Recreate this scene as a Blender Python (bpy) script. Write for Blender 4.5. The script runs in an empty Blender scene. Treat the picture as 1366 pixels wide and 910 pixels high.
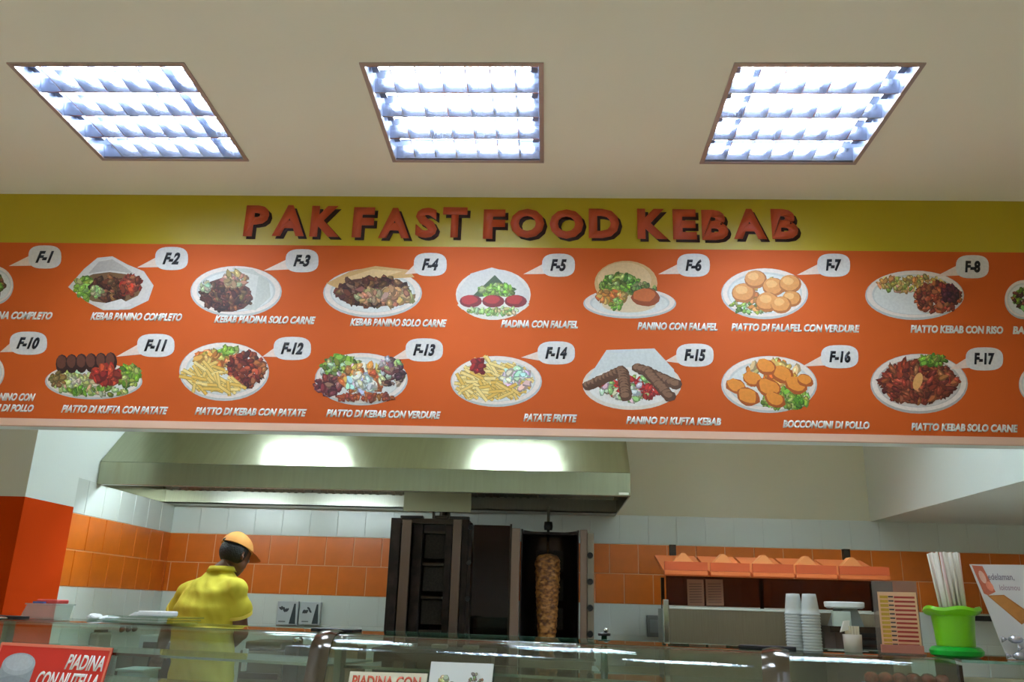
import bpy, bmesh, math, random
from mathutils import Vector, Matrix, noise
sc = bpy.context.scene
COL = sc.collection
random.seed(7)

# ------------------------------------------------------------------ camera
EYE = Vector((0, 0, 1.45)); FPX = 1127.4
def _rot(p, y, r):
    cp, sp, cy, sy, c, s = math.cos(p), math.sin(p), math.cos(y), math.sin(y), math.cos(r), math.sin(r)
    M = Matrix(((cy, -sy, 0), (sy, cy, 0), (0, 0, 1)))
    f, rt, up = M @ Vector((0, cp, sp)), M @ Vector((1, 0, 0)), M @ Vector((0, -sp, cp))
    return c*rt + s*up, -s*rt + c*up, f
RT, UP, FW = _rot(0.3055002, 0.0459981, 0.0286385)
cam = bpy.data.objects.new('camera', bpy.data.cameras.new('camera')); COL.objects.link(cam)
cam.data.sensor_width = 36; cam.data.lens = FPX/1366*36; cam.data.clip_start = .05
m3 = Matrix((RT, UP, -FW)).transposed()
cam.matrix_world = Matrix.Translation(EYE) @ m3.to_4x4()
sc.camera = cam
# ------------------------------------------------------------------ world and exposure
w = bpy.data.worlds.new('world'); sc.world = w; w.use_nodes = True
w.node_tree.nodes['Background'].inputs[0].default_value = (.8, .9, 1, 1)
w.node_tree.nodes['Background'].inputs[1].default_value = .25
vs = sc.view_settings
vs.view_transform = 'Standard'; vs.look = 'None'; vs.exposure = 0.5; vs.gamma = 1; vs.use_curve_mapping = False
TUBE = 62.0; TUBEK = 155.0; HOODL = 54.0
sc.cycles.max_bounces = 12; sc.cycles.diffuse_bounces = 8; sc.cycles.transparent_max_bounces = 16
sc.cycles.sample_clamp_indirect = 6

def ray(px, py): return RT*(px-683) + UP*(455-py) + FW*FPX
def at(px, py, ax, val):
    d = ray(px, py); return EYE + d*((val-EYE[ax])/d[ax])
# the counter stands turned to the room: u runs along it, v into the kitchen
PHI = math.atan(-.29); CO = Vector((0, 2.5, 0))
CU = Vector((math.cos(PHI), math.sin(PHI), 0)); CV = Vector((-math.sin(PHI), math.cos(PHI), 0))
def cw(u, v, z=0): return CO + CU*u + CV*v + Vector((0, 0, z))
def atv(px, py, v0):
    d = ray(px, py); t = (v0 - (EYE-CO).dot(CV))/d.dot(CV); p = EYE + d*t
    return (p-CO).dot(CU), p.z

# ------------------------------------------------------------------ materials
def lin(c):
    return tuple(((x/255)/12.92 if x/255 <= .04045 else ((x/255+.055)/1.055)**2.4) for x in c)
MATS = {}
def mat(name, rgb=(200, 200, 200), rough=.5, metal=0.0, emit=0, noise_=0.0, nscale=20, bump=0.0, rgb2=None, stretch=None, coat=0, alpha=1, sub=0):
    if name in MATS: return MATS[name]
    m = bpy.data.materials.new(name); m.use_nodes = True; nt = m.node_tree; N = nt.nodes; L = nt.links
    b = N['Principled BSDF']; c = lin(rgb)
    b.inputs['Base Color'].default_value = (*c, 1); b.inputs['Roughness'].default_value = rough; b.inputs['Metallic'].default_value = metal
    b.inputs['Coat Weight'].default_value = coat; b.inputs['Alpha'].default_value = alpha
    if emit:
        b.inputs['Emission Color'].default_value = (*c, 1); b.inputs['Emission Strength'].default_value = emit
    if noise_ or bump or rgb2:
        tc = N.new('ShaderNodeTexCoord'); mp = N.new('ShaderNodeMapping'); nz = N.new('ShaderNodeTexNoise')
        nz.inputs['Scale'].default_value = nscale; nz.inputs['Detail'].default_value = 4
        if stretch: mp.inputs['Scale'].default_value = stretch
        L.new(tc.outputs['Object'], mp.inputs[0]); L.new(mp.outputs[0], nz.inputs['Vector'])
        if noise_ or rgb2:
            mx = N.new('ShaderNodeMix'); mx.data_type = 'RGBA'
            c2 = lin(rgb2) if rgb2 else tuple(x*(1-noise_) for x in c)
            c1 = c if rgb2 else tuple(min(1, x*(1+noise_*.5)) for x in c)
            mx.inputs[6].default_value = (*c1, 1); mx.inputs[7].default_value = (*c2, 1)
            rp = N.new('ShaderNodeValToRGB'); rp.color_ramp.elements[0].position = .38; rp.color_ramp.elements[1].position = .62
            L.new(nz.outputs[0], rp.inputs[0]); L.new(rp.outputs[0], mx.inputs[0]); L.new(mx.outputs[2], b.inputs['Base Color'])
        if bump:
            bp = N.new('ShaderNodeBump'); bp.inputs['Strength'].default_value = bump; bp.inputs['Distance'].default_value = .01
            L.new(nz.outputs[0], bp.inputs['Height']); L.new(bp.outputs[0], b.inputs['Normal'])
    MATS[name] = m; return m
def glass(name, tint=(225, 238, 230), ior=1.5, haze=0):
    if name in MATS: return MATS[name]
    m = bpy.data.materials.new(name); m.use_nodes = True; nt = m.node_tree; N = nt.nodes; L = nt.links
    N.remove(N['Principled BSDF']); o = N['Material Output']
    t = N.new('ShaderNodeBsdfTransparent'); t.inputs[0].default_value = (*lin(tint), 1)
    g = N.new('ShaderNodeBsdfGlossy'); g.inputs['Roughness'].default_value = 0.0
    f = N.new('ShaderNodeFresnel'); ge = N.new('ShaderNodeNewGeometry'); im = N.new('ShaderNodeMapRange')
    im.inputs['To Min'].default_value = ior; im.inputs['To Max'].default_value = 1/ior; L.new(ge.outputs['Backfacing'], im.inputs['Value']); L.new(im.outputs[0], f.inputs[0])
    x = N.new('ShaderNodeMixShader'); L.new(f.outputs[0], x.inputs[0]); L.new(t.outputs[0], x.inputs[1]); L.new(g.outputs[0], x.inputs[2])
    out = x
    if haze:
        d = N.new('ShaderNodeBsdfDiffuse'); d.inputs[0].default_value = (*lin((225, 235, 230)), 1)
        y = N.new('ShaderNodeMixShader'); y.inputs[0].default_value = haze
        L.new(x.outputs[0], y.inputs[1]); L.new(d.outputs[0], y.inputs[2]); out = y
    L.new(out.outputs[0], o.inputs[0]); MATS[name] = m; return m
def print_mat():
    if 'print' in MATS: return MATS['print']
    m = bpy.data.materials.new('print'); m.use_nodes = True; N = m.node_tree.nodes; L = m.node_tree.links
    a = N.new('ShaderNodeVertexColor'); a.layer_name = 'Col'
    b = N['Principled BSDF']; b.inputs['Roughness'].default_value = .45
    nz = N.new('ShaderNodeTexNoise'); nz.inputs['Scale'].default_value = 90; tc = N.new('ShaderNodeTexCoord')
    mm = N.new('ShaderNodeMix'); mm.data_type = 'RGBA'; mm.blend_type = 'MULTIPLY'; mm.inputs[0].default_value = .35
    rp = N.new('ShaderNodeValToRGB'); rp.color_ramp.elements[0].position = .4; rp.color_ramp.elements[1].position = .6
    rp.color_ramp.elements[0].color = (.78, .78, .78, 1)
    L.new(tc.outputs['Object'], nz.inputs['Vector']); L.new(nz.outputs[0], rp.inputs[0])
    L.new(a.outputs[0], mm.inputs[6]); L.new(rp.outputs[0], mm.inputs[7]); L.new(mm.outputs[2], b.inputs['Base Color'])
    MATS['print'] = m; return m

steel = mat('brushed_steel', (168, 166, 152), .3, 1, noise_=.06, nscale=6, stretch=(30, 30, 1))
steel_h = mat('hood_steel', (166, 166, 140), .2, 1, noise_=.04, nscale=5, stretch=(10, .6, .6))
chrome = mat('polished_steel', (215, 215, 210), .12, 1)
dark_steel = mat('dark_steel', (70, 62, 55), .4, 1)
sooty = mat('sooty_steel', (52, 42, 38), .5, .7, noise_=.4, nscale=12)
black = mat('black_plastic', (14, 14, 15), .4)
white_pl = mat('white_plastic', (225, 228, 228), .35)

# ------------------------------------------------------------------ mesh helpers
class B:
    """collects shapes into one mesh; M maps local to world if given"""
    def __init__(s, f=None): s.bm = bmesh.new(); s.f = f
    def V(s, p): return s.bm.verts.new(s.f(*p) if s.f else p)
    def box(s, a, b):
        xs, ys, zs = (a[0], b[0]), (a[1], b[1]), (a[2], b[2])
        v = [s.V((x, y, z)) for x in xs for y in ys for z in zs]
        for f in ((0,1,3,2),(4,6,7,5),(0,4,5,1),(2,3,7,6),(0,2,6,4),(1,5,7,3)): s.bm.faces.new([v[i] for i in f])
        return s
    def prism(s, pts, axis, a, b):
        """pts: 2D outline, extruded along axis from a to b"""
        def mk(p, t):
            l = list(p); l.insert(axis, t); return s.V(tuple(l))
        A = [mk(p, a) for p in pts]; Bv = [mk(p, b) for p in pts]; n = len(pts)
        s.bm.faces.new(A); s.bm.faces.new(Bv[::-1])
        for i in range(n): s.bm.faces.new((A[i], Bv[i], Bv[(i+1) % n], A[(i+1) % n]))
        return s
    def lathe(s, c, prof, n=24, axis=2, ex=1, ey=1, wob=0):
        rings = []
        for r, z in prof:
            rg = []
            for i in range(n):
                a = 2*math.pi*i/n; rr = r*(1+wob*math.cos(5*a))
                p = [rr*math.cos(a)*ex, rr*math.sin(a)*ey]; p.insert(axis, z)
                rg.append(s.V((c[0]+p[0], c[1]+p[1], c[2]+p[2])))
            rings.append(rg)
        for A, C in zip(rings, rings[1:]):
            for i in range(n): s.bm.faces.new((A[i], A[(i+1) % n], C[(i+1) % n], C[i]))
        if prof[0][0] > 1e-4: s.bm.faces.new(rings[0][::-1])
        if prof[-1][0] > 1e-4: s.bm.faces.new(rings[-1])
        return s
    def tube(s, pts, r, n=8, cap=True):
        pts = [Vector(p) for p in pts]; rr = r if isinstance(r, (list, tuple)) else [r]*len(pts)
        up = Vector((0, 0, 1)); rings = []
        for i, p in enumerate(pts):
            d = (pts[min(i+1, len(pts)-1)] - pts[max(i-1, 0)]).normalized()
            a = d.cross(up) if abs(d.dot(up)) < .95 else d.cross(Vector((0, 1, 0)))
            a.normalize(); b = d.cross(a).normalized()
            rings.append([s.V(tuple(p + a*rr[i]*math.cos(2*math.pi*k/n) + b*rr[i]*math.sin(2*math.pi*k/n))) for k in range(n)])
        for A, C in zip(rings, rings[1:]):
            for i in range(n): s.bm.faces.new((A[i], A[(i+1) % n], C[(i+1) % n], C[i]))
        if cap: s.bm.faces.new(rings[0][::-1]); s.bm.faces.new(rings[-1])
        return s
    def ball(s, c, r, sub=2):
        r = r if isinstance(r, (tuple, list)) else (r, r, r)
        t = bmesh.ops.create_icosphere(s.bm, subdivisions=sub, radius=1)
        for v in t['verts']:
            q = (c[0]+v.co.x*r[0], c[1]+v.co.y*r[1], c[2]+v.co.z*r[2]); v.co = s.f(*q) if s.f else Vector(q)
        return s
    def loft(s, rings, n=20):
        """rings: (centre, rx, ry, yaw)"""
        R_ = []
        for c, rx, ry, yaw in rings:
            ca, sa = math.cos(yaw), math.sin(yaw)
            R_.append([s.V((c[0]+rx*math.cos(a)*ca-ry*math.sin(a)*sa, c[1]+rx*math.cos(a)*sa+ry*math.sin(a)*ca, c[2])) for a in [2*math.pi*i/n for i in range(n)]])
        for A, C in zip(R_, R_[1:]):
            for i in range(n): s.bm.faces.new((A[i], A[(i+1) % n], C[(i+1) % n], C[i]))
        s.bm.faces.new(R_[0][::-1]); s.bm.faces.new(R_[-1]); return s
    def build(s, name, m, parent=None, smooth=False, bevel=0, origin=None):
        me = bpy.data.meshes.new(name)
        bmesh.ops.recalc_face_normals(s.bm, faces=s.bm.faces[:])
        if origin is not None:
            for v in s.bm.verts: v.co -= Vector(origin)
        s.bm.to_mesh(me); s.bm.free()
        for x in (m if isinstance(m, list) else [m]): me.materials.append(x)
        if smooth:
            for p in me.polygons: p.use_smooth = True
            if smooth == 'auto':
                me.set_sharp_from_angle(angle=math.radians(40))
        o = bpy.data.objects.new(name, me); COL.objects.link(o)
        if origin is not None: o.location = origin
        if parent: o.parent = parent; o.matrix_parent_inverse = Matrix.Translation(-parent_loc(parent)) if origin is None or True else Matrix()
        if bevel:
            md = o.modifiers.new('bevel', 'BEVEL'); md.width = bevel; md.segments = 2; md.limit_method = 'ANGLE'
        return o
def parent_loc(p):
    return Vector(p.location)
def thing(name, label, cat, loc=(0, 0, 0), group=None):
    o = bpy.data.objects.new(name, None); COL.objects.link(o); o.location = loc; o.empty_display_size = .05
    o['label'] = label; o['category'] = cat
    if group: o['group'] = group
    return o
def tag(o, label, cat, group=None):
    o['label'] = label; o['category'] = cat
    if group: o['group'] = group
    return o
def struct(o): o['kind'] = 'structure'; return o
def lab(o, t): o['label'] = t; return o
def copytree(o, loc, label, parent=None):
    c = o.copy(); COL.objects.link(c); c.location = loc
    if label: c['label'] = label
    for ch in [x for x in COL.objects if x.parent == o]:
        d = ch.copy(); COL.objects.link(d); d.parent = c
        for g in [x for x in COL.objects if x.parent == ch]:
            e = g.copy(); COL.objects.link(e); e.parent = d
    return c
def quick(name, m, a, b, parent=None, bevel=0, f=None): return B(f).box(a, b).build(name, m, parent, bevel=bevel)

# ------------------------------------------------------------------ text and flat print
def text_mesh(body, shear=0, offset=0, spacing=1.0):
    cu = bpy.data.curves.new('t', 'FONT'); cu.body = body; cu.shear = shear; cu.offset = offset; cu.space_character = spacing; cu.resolution_u = 3
    o = bpy.data.objects.new('t', cu); COL.objects.link(o)
    dg = bpy.context.evaluated_depsgraph_get(); dg.update()
    me = bpy.data.meshes.new_from_object(o.evaluated_get(dg))
    bpy.data.objects.remove(o); bpy.data.curves.remove(cu)
    return me
def place_text(name, body, m, fit, mapf, parent=None, shear=0, offset=.02, depth=0.001, spacing=1.0):
    """fit=(a0,a1,b0,b1): box in the plane; mapf(a,b,d)->world, d towards the viewer"""
    me = text_mesh(body, shear, offset, spacing); me.materials.clear(); me.materials.append(m)
    xs = [v.co.x for v in me.vertices]; ys = [v.co.y for v in me.vertices]
    x0, x1, y0, y1 = min(xs), max(xs), min(ys), max(ys); a0, a1, b0, b1 = fit
    bm = bmesh.new(); bm.from_mesh(me)
    r = bmesh.ops.extrude_face_region(bm, geom=bm.faces[:])
    new = {g for g in r['geom'] if isinstance(g, bmesh.types.BMVert)}
    for v in bm.verts:
        a = a0 + (v.co.x-x0)/(x1-x0)*(a1-a0); b = b0 + (v.co.y-y0)/(y1-y0)*(b1-b0)
        v.co = mapf(a, b, depth if v in new else 0)
    bmesh.ops.recalc_face_normals(bm, faces=bm.faces[:])
    bm.to_mesh(me); bm.free(); me.name = name
    o = bpy.data.objects.new(name, me); COL.objects.link(o)
    if parent: o.parent = parent; o.matrix_parent_inverse = Matrix.Translation(-parent_loc(parent))
    return o
class Flat:
    """flat printed picture: coloured outlines laid over one another"""
    def __init__(s, mapf, d0=.001, step=1.5e-5): s.bm = bmesh.new(); s.c = s.bm.loops.layers.float_color.new('Col'); s.map = mapf; s.d = d0; s.st = step
    def poly(s, pts, col):
        s.d += s.st; v = [s.bm.verts.new(s.map(x, y, s.d)) for x, y in pts]; f = s.bm.faces.new(v)
        c = (*lin(tuple(max(0, min(255, q)) for q in col)), 1)
        for l in f.loops: l[s.c] = c
        return s
    def blob(s, cx, cy, rx, ry, col, rot=0, n=12, jag=0.0):
        ca, sa = math.cos(rot), math.sin(rot); pts = []
        for i in range(n):
            a = 2*math.pi*i/n; k = 1+random.uniform(-jag, jag); x, y = rx*k*math.cos(a), ry*k*math.sin(a)
            pts.append((cx+x*ca-y*sa, cy+x*sa+y*ca))
        return s.poly(pts, col)
    def scat(s, cx, cy, rx, ry, n, size, cols, asp=1.3, jag=.25, kind=0):
        if size > 1: n = int(n*2.2); size *= .66; asp *= 1.25; jag += .1
        for _ in range(n):
            a, r = random.uniform(0, 6.283), math.sqrt(random.random())
            x, y = cx+rx*r*math.cos(a), cy+ry*r*math.sin(a); c = random.choice(cols); k = random.uniform(.75, 1.25)
            c = tuple(q*random.uniform(.85, 1.12) for q in c); rot = random.uniform(0, 3.14)
            w_ = size*k
            s.blob(x, y, w_*asp, w_, tuple(q*.7 for q in c), rot, 8, jag)
            s.blob(x-.2*w_, y-.2*w_, w_*asp*.78, w_*.72, c, rot, 7, jag)
            if random.random() < .5: s.blob(x-.3*w_, y-.3*w_, w_*asp*.3, w_*.25, tuple(q*1.25+15 for q in c), rot, 5, jag)
        return s
    def build(s, name, parent=None, m=None):
        bmesh.ops.recalc_face_normals(s.bm, faces=s.bm.faces[:])
        me = bpy.data.meshes.new(name); s.bm.to_mesh(me); s.bm.free(); me.materials.append(m or print_mat())
        o = bpy.data.objects.new(name, me); COL.objects.link(o)
        if parent: o.parent = parent; o.matrix_parent_inverse = Matrix.Translation(-parent_loc(parent))
        return o

# ================================================================== the room
CEIL = 3.2; YB = 6.1; XL = -2.69; ZT = 1.895
m_ceil = mat('ceiling_paint', (241, 235, 212), .9, bump=.04, nscale=60)
m_wall = mat('white_wall_paint', (232, 238, 232), .85, bump=.04, nscale=50)
m_wallb = mat('grey_white_plaster', (222, 218, 192), .85, bump=.04, nscale=50)
m_beige = mat('beige_wall_paint', (228, 220, 204), .85)
m_orange = mat('orange_wall_paint', (196, 58, 0), .95)
m_orange.node_tree.nodes['Principled BSDF'].inputs['Specular IOR Level'].default_value = .1
m_floor = mat('floor_tile', (238, 232, 220), .35, noise_=.1, nscale=3)
m_grout = mat('orange_grout', (236, 176, 130), .8)
m_groutw = mat('white_grout', (216, 222, 214), .8)
m_tile = mat('orange_glazed_tile', (222, 112, 26), .3, noise_=.06, nscale=9)
m_tilew = mat('white_glazed_tile', (222, 228, 220), .25)
X0, X1, Y0 = -3.6, 3.6, -4.2
LIGHTS = [(-1.575, 2.76), (-.345, 2.76), (.915, 2.76)]
OTHER = [(-2.95, .75), (-1.7, .75), (-.45, .75), (-1.575, -2.5), (-.345, -2.5), (.915, -2.5)]  # the rearmost row is out of view, added for more light
KITCH = [(-1.73, 4.97), (-.22, 4.97), (1.28, 3.98)]
HX, HY = .30, .32
def ceiling():
    holes = [(x-HX, x+HX, y-HY, y+HY) for x, y in LIGHTS+OTHER+KITCH]
    xs = sorted({X0-.1, X1+.1} | {h[0] for h in holes} | {h[1] for h in holes}); ys = sorted({Y0-.1, YB+.1} | {h[2] for h in holes} | {h[3] for h in holes})
    b = B()
    for xa, xb in zip(xs, xs[1:]):
        for ya, yb in zip(ys, ys[1:]):
            cx, cy = (xa+xb)/2, (ya+yb)/2
            if any(h[0] < cx < h[1] and h[2] < cy < h[3] for h in holes): continue
            b.box((xa, ya, CEIL), (xb, yb, CEIL+.04))
    bmesh.ops.remove_doubles(b.bm, verts=b.bm.verts[:], dist=1e-5)
    # drop the inner walls between neighbouring slabs
    struct(b.build('ceiling', m_ceil))
ceiling()
struct(quick('floor', m_floor, (X0-.1, Y0-.1, -.1), (X1+.1, YB+.1, 0)))
struct(quick('wall_front', m_beige, (X0-.1, Y0-.1, 0), (X1+.1, Y0, CEIL)))
struct(quick('wall_left', m_beige, (X0-.1, Y0, 0), (X0, YB, CEIL)))
struct(quick('wall_right', m_beige, (X1, Y0, 0), (X1+.1, YB, CEIL)))
wb = struct(quick('wall_back', m_wallb, (X0-.1, YB, 0), (X1+.1, YB+.1, CEIL)))
# kitchen side wall and painted pier
b = B().box((X0, 4.75, 0), (XL, YB, CEIL)); wk = struct(b.build('wall_kitchen', m_wall))
b = B().box((X0, 4.28, 1.925), (XL+.015, 4.75, CEIL)); wp = struct(b.build('wall_pier', [m_wall, m_beige]))
for p in wp.data.polygons:
    if abs(p.normal.y) > .9: p.material_index = 1
b = B().box((X0, 4.28, 0), (XL+.015, 4.75, 1.925)); struct(b.build('wall_pier_dado', m_orange))
# soffit over the right of the kitchen
struct(quick('trim_1', m_wall, (2.26, 3.52, 2.09), (X1, YB, CEIL)))
# grout beds and tiles
T = .2
def tile_mesh(name, m, w_=T, h_=T):
    wt = m is m_tilew; g = .001 if wt else .0022; e = .002; pr_ = .003 if wt else .005
    b = B(); a, c = w_/2-g, h_/2-g
    v = [b.V(p) for p in ((-a, 0, -c), (a, 0, -c), (a, 0, c), (-a, 0, c), (-a+e, -pr_, -c+e), (a-e, -pr_, -c+e), (a-e, -pr_, c-e), (-a+e, -pr_, c-e))]
    for f in ((4,5,6,7),(0,1,5,4),(1,2,6,5),(2,3,7,6),(3,0,4,7)): b.bm.faces.new([v[i] for i in f])
    me = bpy.data.meshes.new(name); bmesh.ops.recalc_face_normals(b.bm, faces=b.bm.faces[:]); b.bm.to_mesh(me); b.bm.free(); me.materials.append(m); return me
tm = {}
def put_tile(kind, w_, cx, cz, wall):
    k = (kind, round(w_, 3))
    if k not in tm: tm[k] = tile_mesh('tile', m_tile if kind == 'o' else m_tilew, w_)
    o = bpy.data.objects.new('tile', tm[k]); COL.objects.link(o)
    if wall == 'back': o.location = (cx, YB-.002, cz); o.parent = wb
    else: o.location = (XL+.002, cx, cz); o.rotation_euler = (0, 0, math.pi/2); o.parent = wk
rows = [('w', 1.995, 0), ('o', 1.795, .07), ('o', 1.595, .17), ('w', 1.395, .07), ('w', 1.195, .17)]
for kind, zc, off in rows:
    x = XL + .003 - off
    while x < X1:
        a, c = max(x, XL), min(x+T, X1)
        if c-a > .03: put_tile(kind, c-a, (a+c)/2, zc, 'back')
        x += T
    y = YB - .01 + off - .17
    y = YB
    first = T-off if off else T
    yb = YB-.01
    k = 0
    while yb > 4.76:
        ya = max(yb-(first if k == 0 else T), 4.755)
        if yb-ya > .03: put_tile(kind, yb-ya, (ya+yb)/2, zc, 'left')
        yb = ya; k += 1
b = B().box((XL, YB-.003, 1.495), (X1, YB, 1.895)); struct(b.build('trim_2', m_grout))
b = B().box((XL, 4.755, 1.495), (XL+.003, YB, 1.895)); struct(b.build('trim_3', m_grout))
b = B().box((XL, YB-.003, 1.095), (X1, YB, 1.494)).box((XL, YB-.003, 1.896), (X1, YB, 2.095)); struct(b.build('trim_4', m_groutw))

# ------------------------------------------------------------------ ceiling lights
m_tube = mat('fluorescent_tube', (225, 240, 255), .4, emit=TUBE)
m_refl = mat('aluminium_louvre', (178, 184, 200), .18, .95)
m_house = mat('white_enamel_housing', (120, 128, 146), .3, .6)
m_frame = mat('brown_metal_frame', (176, 158, 146), .4, .3)
def make_light(loc, label, group, m_tube=m_tube):
    t = thing('ceiling_light', label, 'ceiling light', (0, 0, 0), group)
    L0 = Vector((0, 0, 0))
    def P(x, y, z): return L0 + Vector((x, y, z))
    b = B(P)
    b.box((-HX, -HY, .085), (HX, HY, .09)).box((-HX, -HY, 0), (-HX+.004, HY, .085)).box((HX-.004, -HY, 0), (HX, HY, .085))
    b.box((-HX, -HY, 0), (HX, -HY+.004, .085)).box((-HX, HY-.004, 0), (HX, HY, .085)); b.build('housing', m_house, t)
    b = B(P); o_, i_ = .013, .003
    b.box((-HX-o_, -HY-o_, -.005), (HX+o_, -HY+i_, 0)).box((-HX-o_, HY-i_, -.005), (HX+o_, HY+o_, 0))
    b.box((-HX-o_, -HY+i_, -.005), (-HX+i_, HY-i_, 0)).box((HX-i_, -HY+i_, -.005), (HX+o_, HY-i_, 0)); b.build('frame', m_frame, t)
    n = 4; pitch = (2*HY-.02)/n
    for k in range(n):
        y = -HY+.01+pitch*(k+.5)
        b = B(P).tube([(-HX+.03, y, .058), (HX-.03, y, .058)], .013, 8); b.build('tube', m_tube, t, True)
        for s in (-1, 1): B(P).box((s*(HX-.02)-.012, y-.016, .04), (s*(HX-.02)+.012, y+.016, .078)).build('lamp_holder', m_house, t)
    for k in range(n+1):
        y = -HY+.01+pitch*k; b = B(P); hw = .014
        b.prism([(max(y-.003, -HY+.004), 0), (min(y+.003, HY-.004), 0), (min(y+hw, HY-.005), .05), (max(y-hw, -HY+.005), .05)], 0, -HX+.006, HX-.006); b.build('reflector', m_refl, t)
    for k in range(1, 7):
        x = -HX + k*(2*HX)/7+.0
        b = B(P)
        for j in range(n):
            ya = -HY+.01+pitch*j+.006; yb = ya+pitch-.012
            b.prism([(x-.0015, .002), (x+.0015, .002), (x+.007, .036), (x-.007, .036)], 1, ya, yb)
        b.build('louvre_blade', m_refl, t)
    t.location = loc
    return t
L1 = make_light((LIGHTS[0][0], LIGHTS[0][1], CEIL), 'square recessed louvred ceiling light, the left of the three in the photo', 'louvred ceiling lights over the shop side')
copytree(L1, (LIGHTS[1][0], LIGHTS[1][1], CEIL), 'square recessed louvred ceiling light, the middle one above the sign lettering')
copytree(L1, (LIGHTS[2][0], LIGHTS[2][1], CEIL), 'square recessed louvred ceiling light, the right of the three in the photo')
for i, p in enumerate(OTHER):
    o = copytree(L1, (*p, CEIL), 'square recessed louvred ceiling light, '+(('left', 'middle', 'right')[i]+' one in the row overhead' if i < 3 else ('left', 'middle', 'right')[i-3]+' one in the added, unseen rear row behind the viewer')); o['group'] = 'ceiling lights behind the viewer'
LK = make_light((*KITCH[0], CEIL), 'square recessed louvred ceiling light over the kitchen behind the menu beam', 'ceiling lights over the kitchen', mat('kitchen_tube', (222, 242, 250), .4, emit=TUBEK))
LK['label'] = 'louvred kitchen ceiling light over the left end of the hood'
copytree(LK, (*KITCH[1], CEIL), 'louvred kitchen ceiling light over the right end of the hood')
make_light((*KITCH[2], CEIL), 'louvred kitchen ceiling light over the orange roofed display', 'ceiling lights over the kitchen', mat('kitchen_tube_dim', (222, 242, 250), .4, emit=TUBEK*.8))

# ------------------------------------------------------------------ beam and menu board
YS = 3.41; BZ0 = 2.135
struct(quick('trim_5', m_wall, (X0, YS+.02, BZ0-.01), (X1, YS+.1, CEIL)))
def SM(px, py, d=0):
    p = at(px, py, 1, YS); return Vector((p.x, YS-d, p.z))
def SMW(a, b, d=0): return Vector((a, YS-d, b))
m_yel = mat('yellow_print', (180, 158, 14), .42)
m_or = mat('orange_print', (200, 88, 26), .62, noise_=.05, nscale=1.5)
m_cream = mat('cream_edge_strip', (236, 196, 168), .5)
m_or.node_tree.nodes['Principled BSDF'].inputs['Specular IOR Level'].default_value = .25
m_white = mat('white_print', (236, 236, 228), .45)
m_blk = mat('black_print', (14, 14, 22), .45)
m_let = mat('red_orange_letter', (188, 72, 30), .4)
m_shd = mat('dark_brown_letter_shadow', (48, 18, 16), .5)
board = thing('menu_board', 'long orange and yellow shop sign with kebab dish menu on the beam', 'sign', (0, YS, BZ0))
lab(quick('panel', m_or, (X0+.02, YS, BZ0+.018), (X1-.02, YS+.02, 2.957), board), 'orange printed panel with two rows of dishes')
lab(quick('header_panel', m_yel, (X0+.02, YS, 2.957), (X1-.02, YS+.02, CEIL), board), 'mustard yellow band carrying the shop name')
lab(quick('edge_strip', m_cream, (X0+.02, YS-.004, BZ0-.012), (X1-.02, YS+.02, BZ0+.018), board), 'pale strip along the bottom edge')
def plane_fit(x0, x1, yb, yt):
    a = SM(x0, (yb+yt)/2); c = SM(x1, (yb+yt)/2); xm = (x0+x1)/2
    return a.x, c.x, SM(xm, yb).z, SM(xm, yt).z
words = [('PAK', 327, 458, 320, 275), ('FAST', 471, 627, 322, 278), ('FOOD', 645, 830, 323, 280), ('KEBAB', 850, 1068, 324, 280)]
wid = {'P': .78, 'A': 1.02, 'K': .95, 'F': .72, 'S': .74, 'T': .82, 'O': 1.08, 'D': .98, 'E': .76, 'B': .84}
for wd, x0, x1, yb, yt in words:
    tot = sum(wid[c] for c in wd); x = x0; gap = 3
    u_ = (x1-x0-gap*(len(wd)-1))/tot
    for c in wd:
        w_ = wid[c]*u_; dy = random.uniform(-1, 1)
        fit = plane_fit(x, x+w_-4, yb-4+dy, yt+dy)
        f2 = plane_fit(x+4, x+w_, yb+dy-.5, yt+4+dy)
        def lean(a, b_, d, f=fit):
            return SMW(a, b_, .0025+d)
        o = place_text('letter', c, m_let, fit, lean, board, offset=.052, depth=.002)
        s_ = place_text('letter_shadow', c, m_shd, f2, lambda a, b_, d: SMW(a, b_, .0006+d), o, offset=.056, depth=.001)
        x += w_+gap
def bubble(cx, cy, tip, txt, wbw, h):
    f = Flat(SM, .0009); n = 28
    pts = [(cx+wbw/2*(abs(math.cos(a))**.7)*math.copysign(1, math.cos(a)), cy+h/2*(abs(math.sin(a))**.7)*math.copysign(1, math.sin(a))) for a in [2*math.pi*i/n for i in range(n)]]
    f.poly([(tip[0], tip[1]), (cx-wbw/2+4, cy-3), (cx-wbw/2+10, cy+h/2-4)], (238, 214, 196))
    f.poly(pts, (226, 224, 218))
    o = f.build('number_bubble', board, m_bub); lab(o, 'white speech bubble reading '+txt)
    tw = 13*.5*len(txt)
    place_text('number', txt, m_blk, plane_fit(cx-tw*.56, cx+tw*.56, cy+8, cy-8), lambda a, b_, d: SMW(a, b_, .0016+d), o, shear=.25, offset=.05, depth=.0005)
m_bub = print_mat()
WH = (226, 228, 222); GR = [(120, 160, 50), (150, 185, 70), (90, 130, 40), (175, 200, 110)]; BR = [(110, 62, 40), (86, 46, 34), (140, 92, 60), (70, 38, 32)]
RD = [(190, 50, 34), (160, 40, 34), (205, 80, 50)]; FR = [(236, 200, 110), (228, 184, 84), (244, 218, 140)]; KB = [(170, 80, 50), (140, 56, 40), (190, 104, 66), (110, 46, 36)]
FA = [(226, 156, 76), (206, 130, 54), (236, 178, 100)]; NG = [(230, 140, 40), (214, 116, 34), (240, 160, 60)]; PAP = [(206, 204, 196), (222, 220, 212)]
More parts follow.
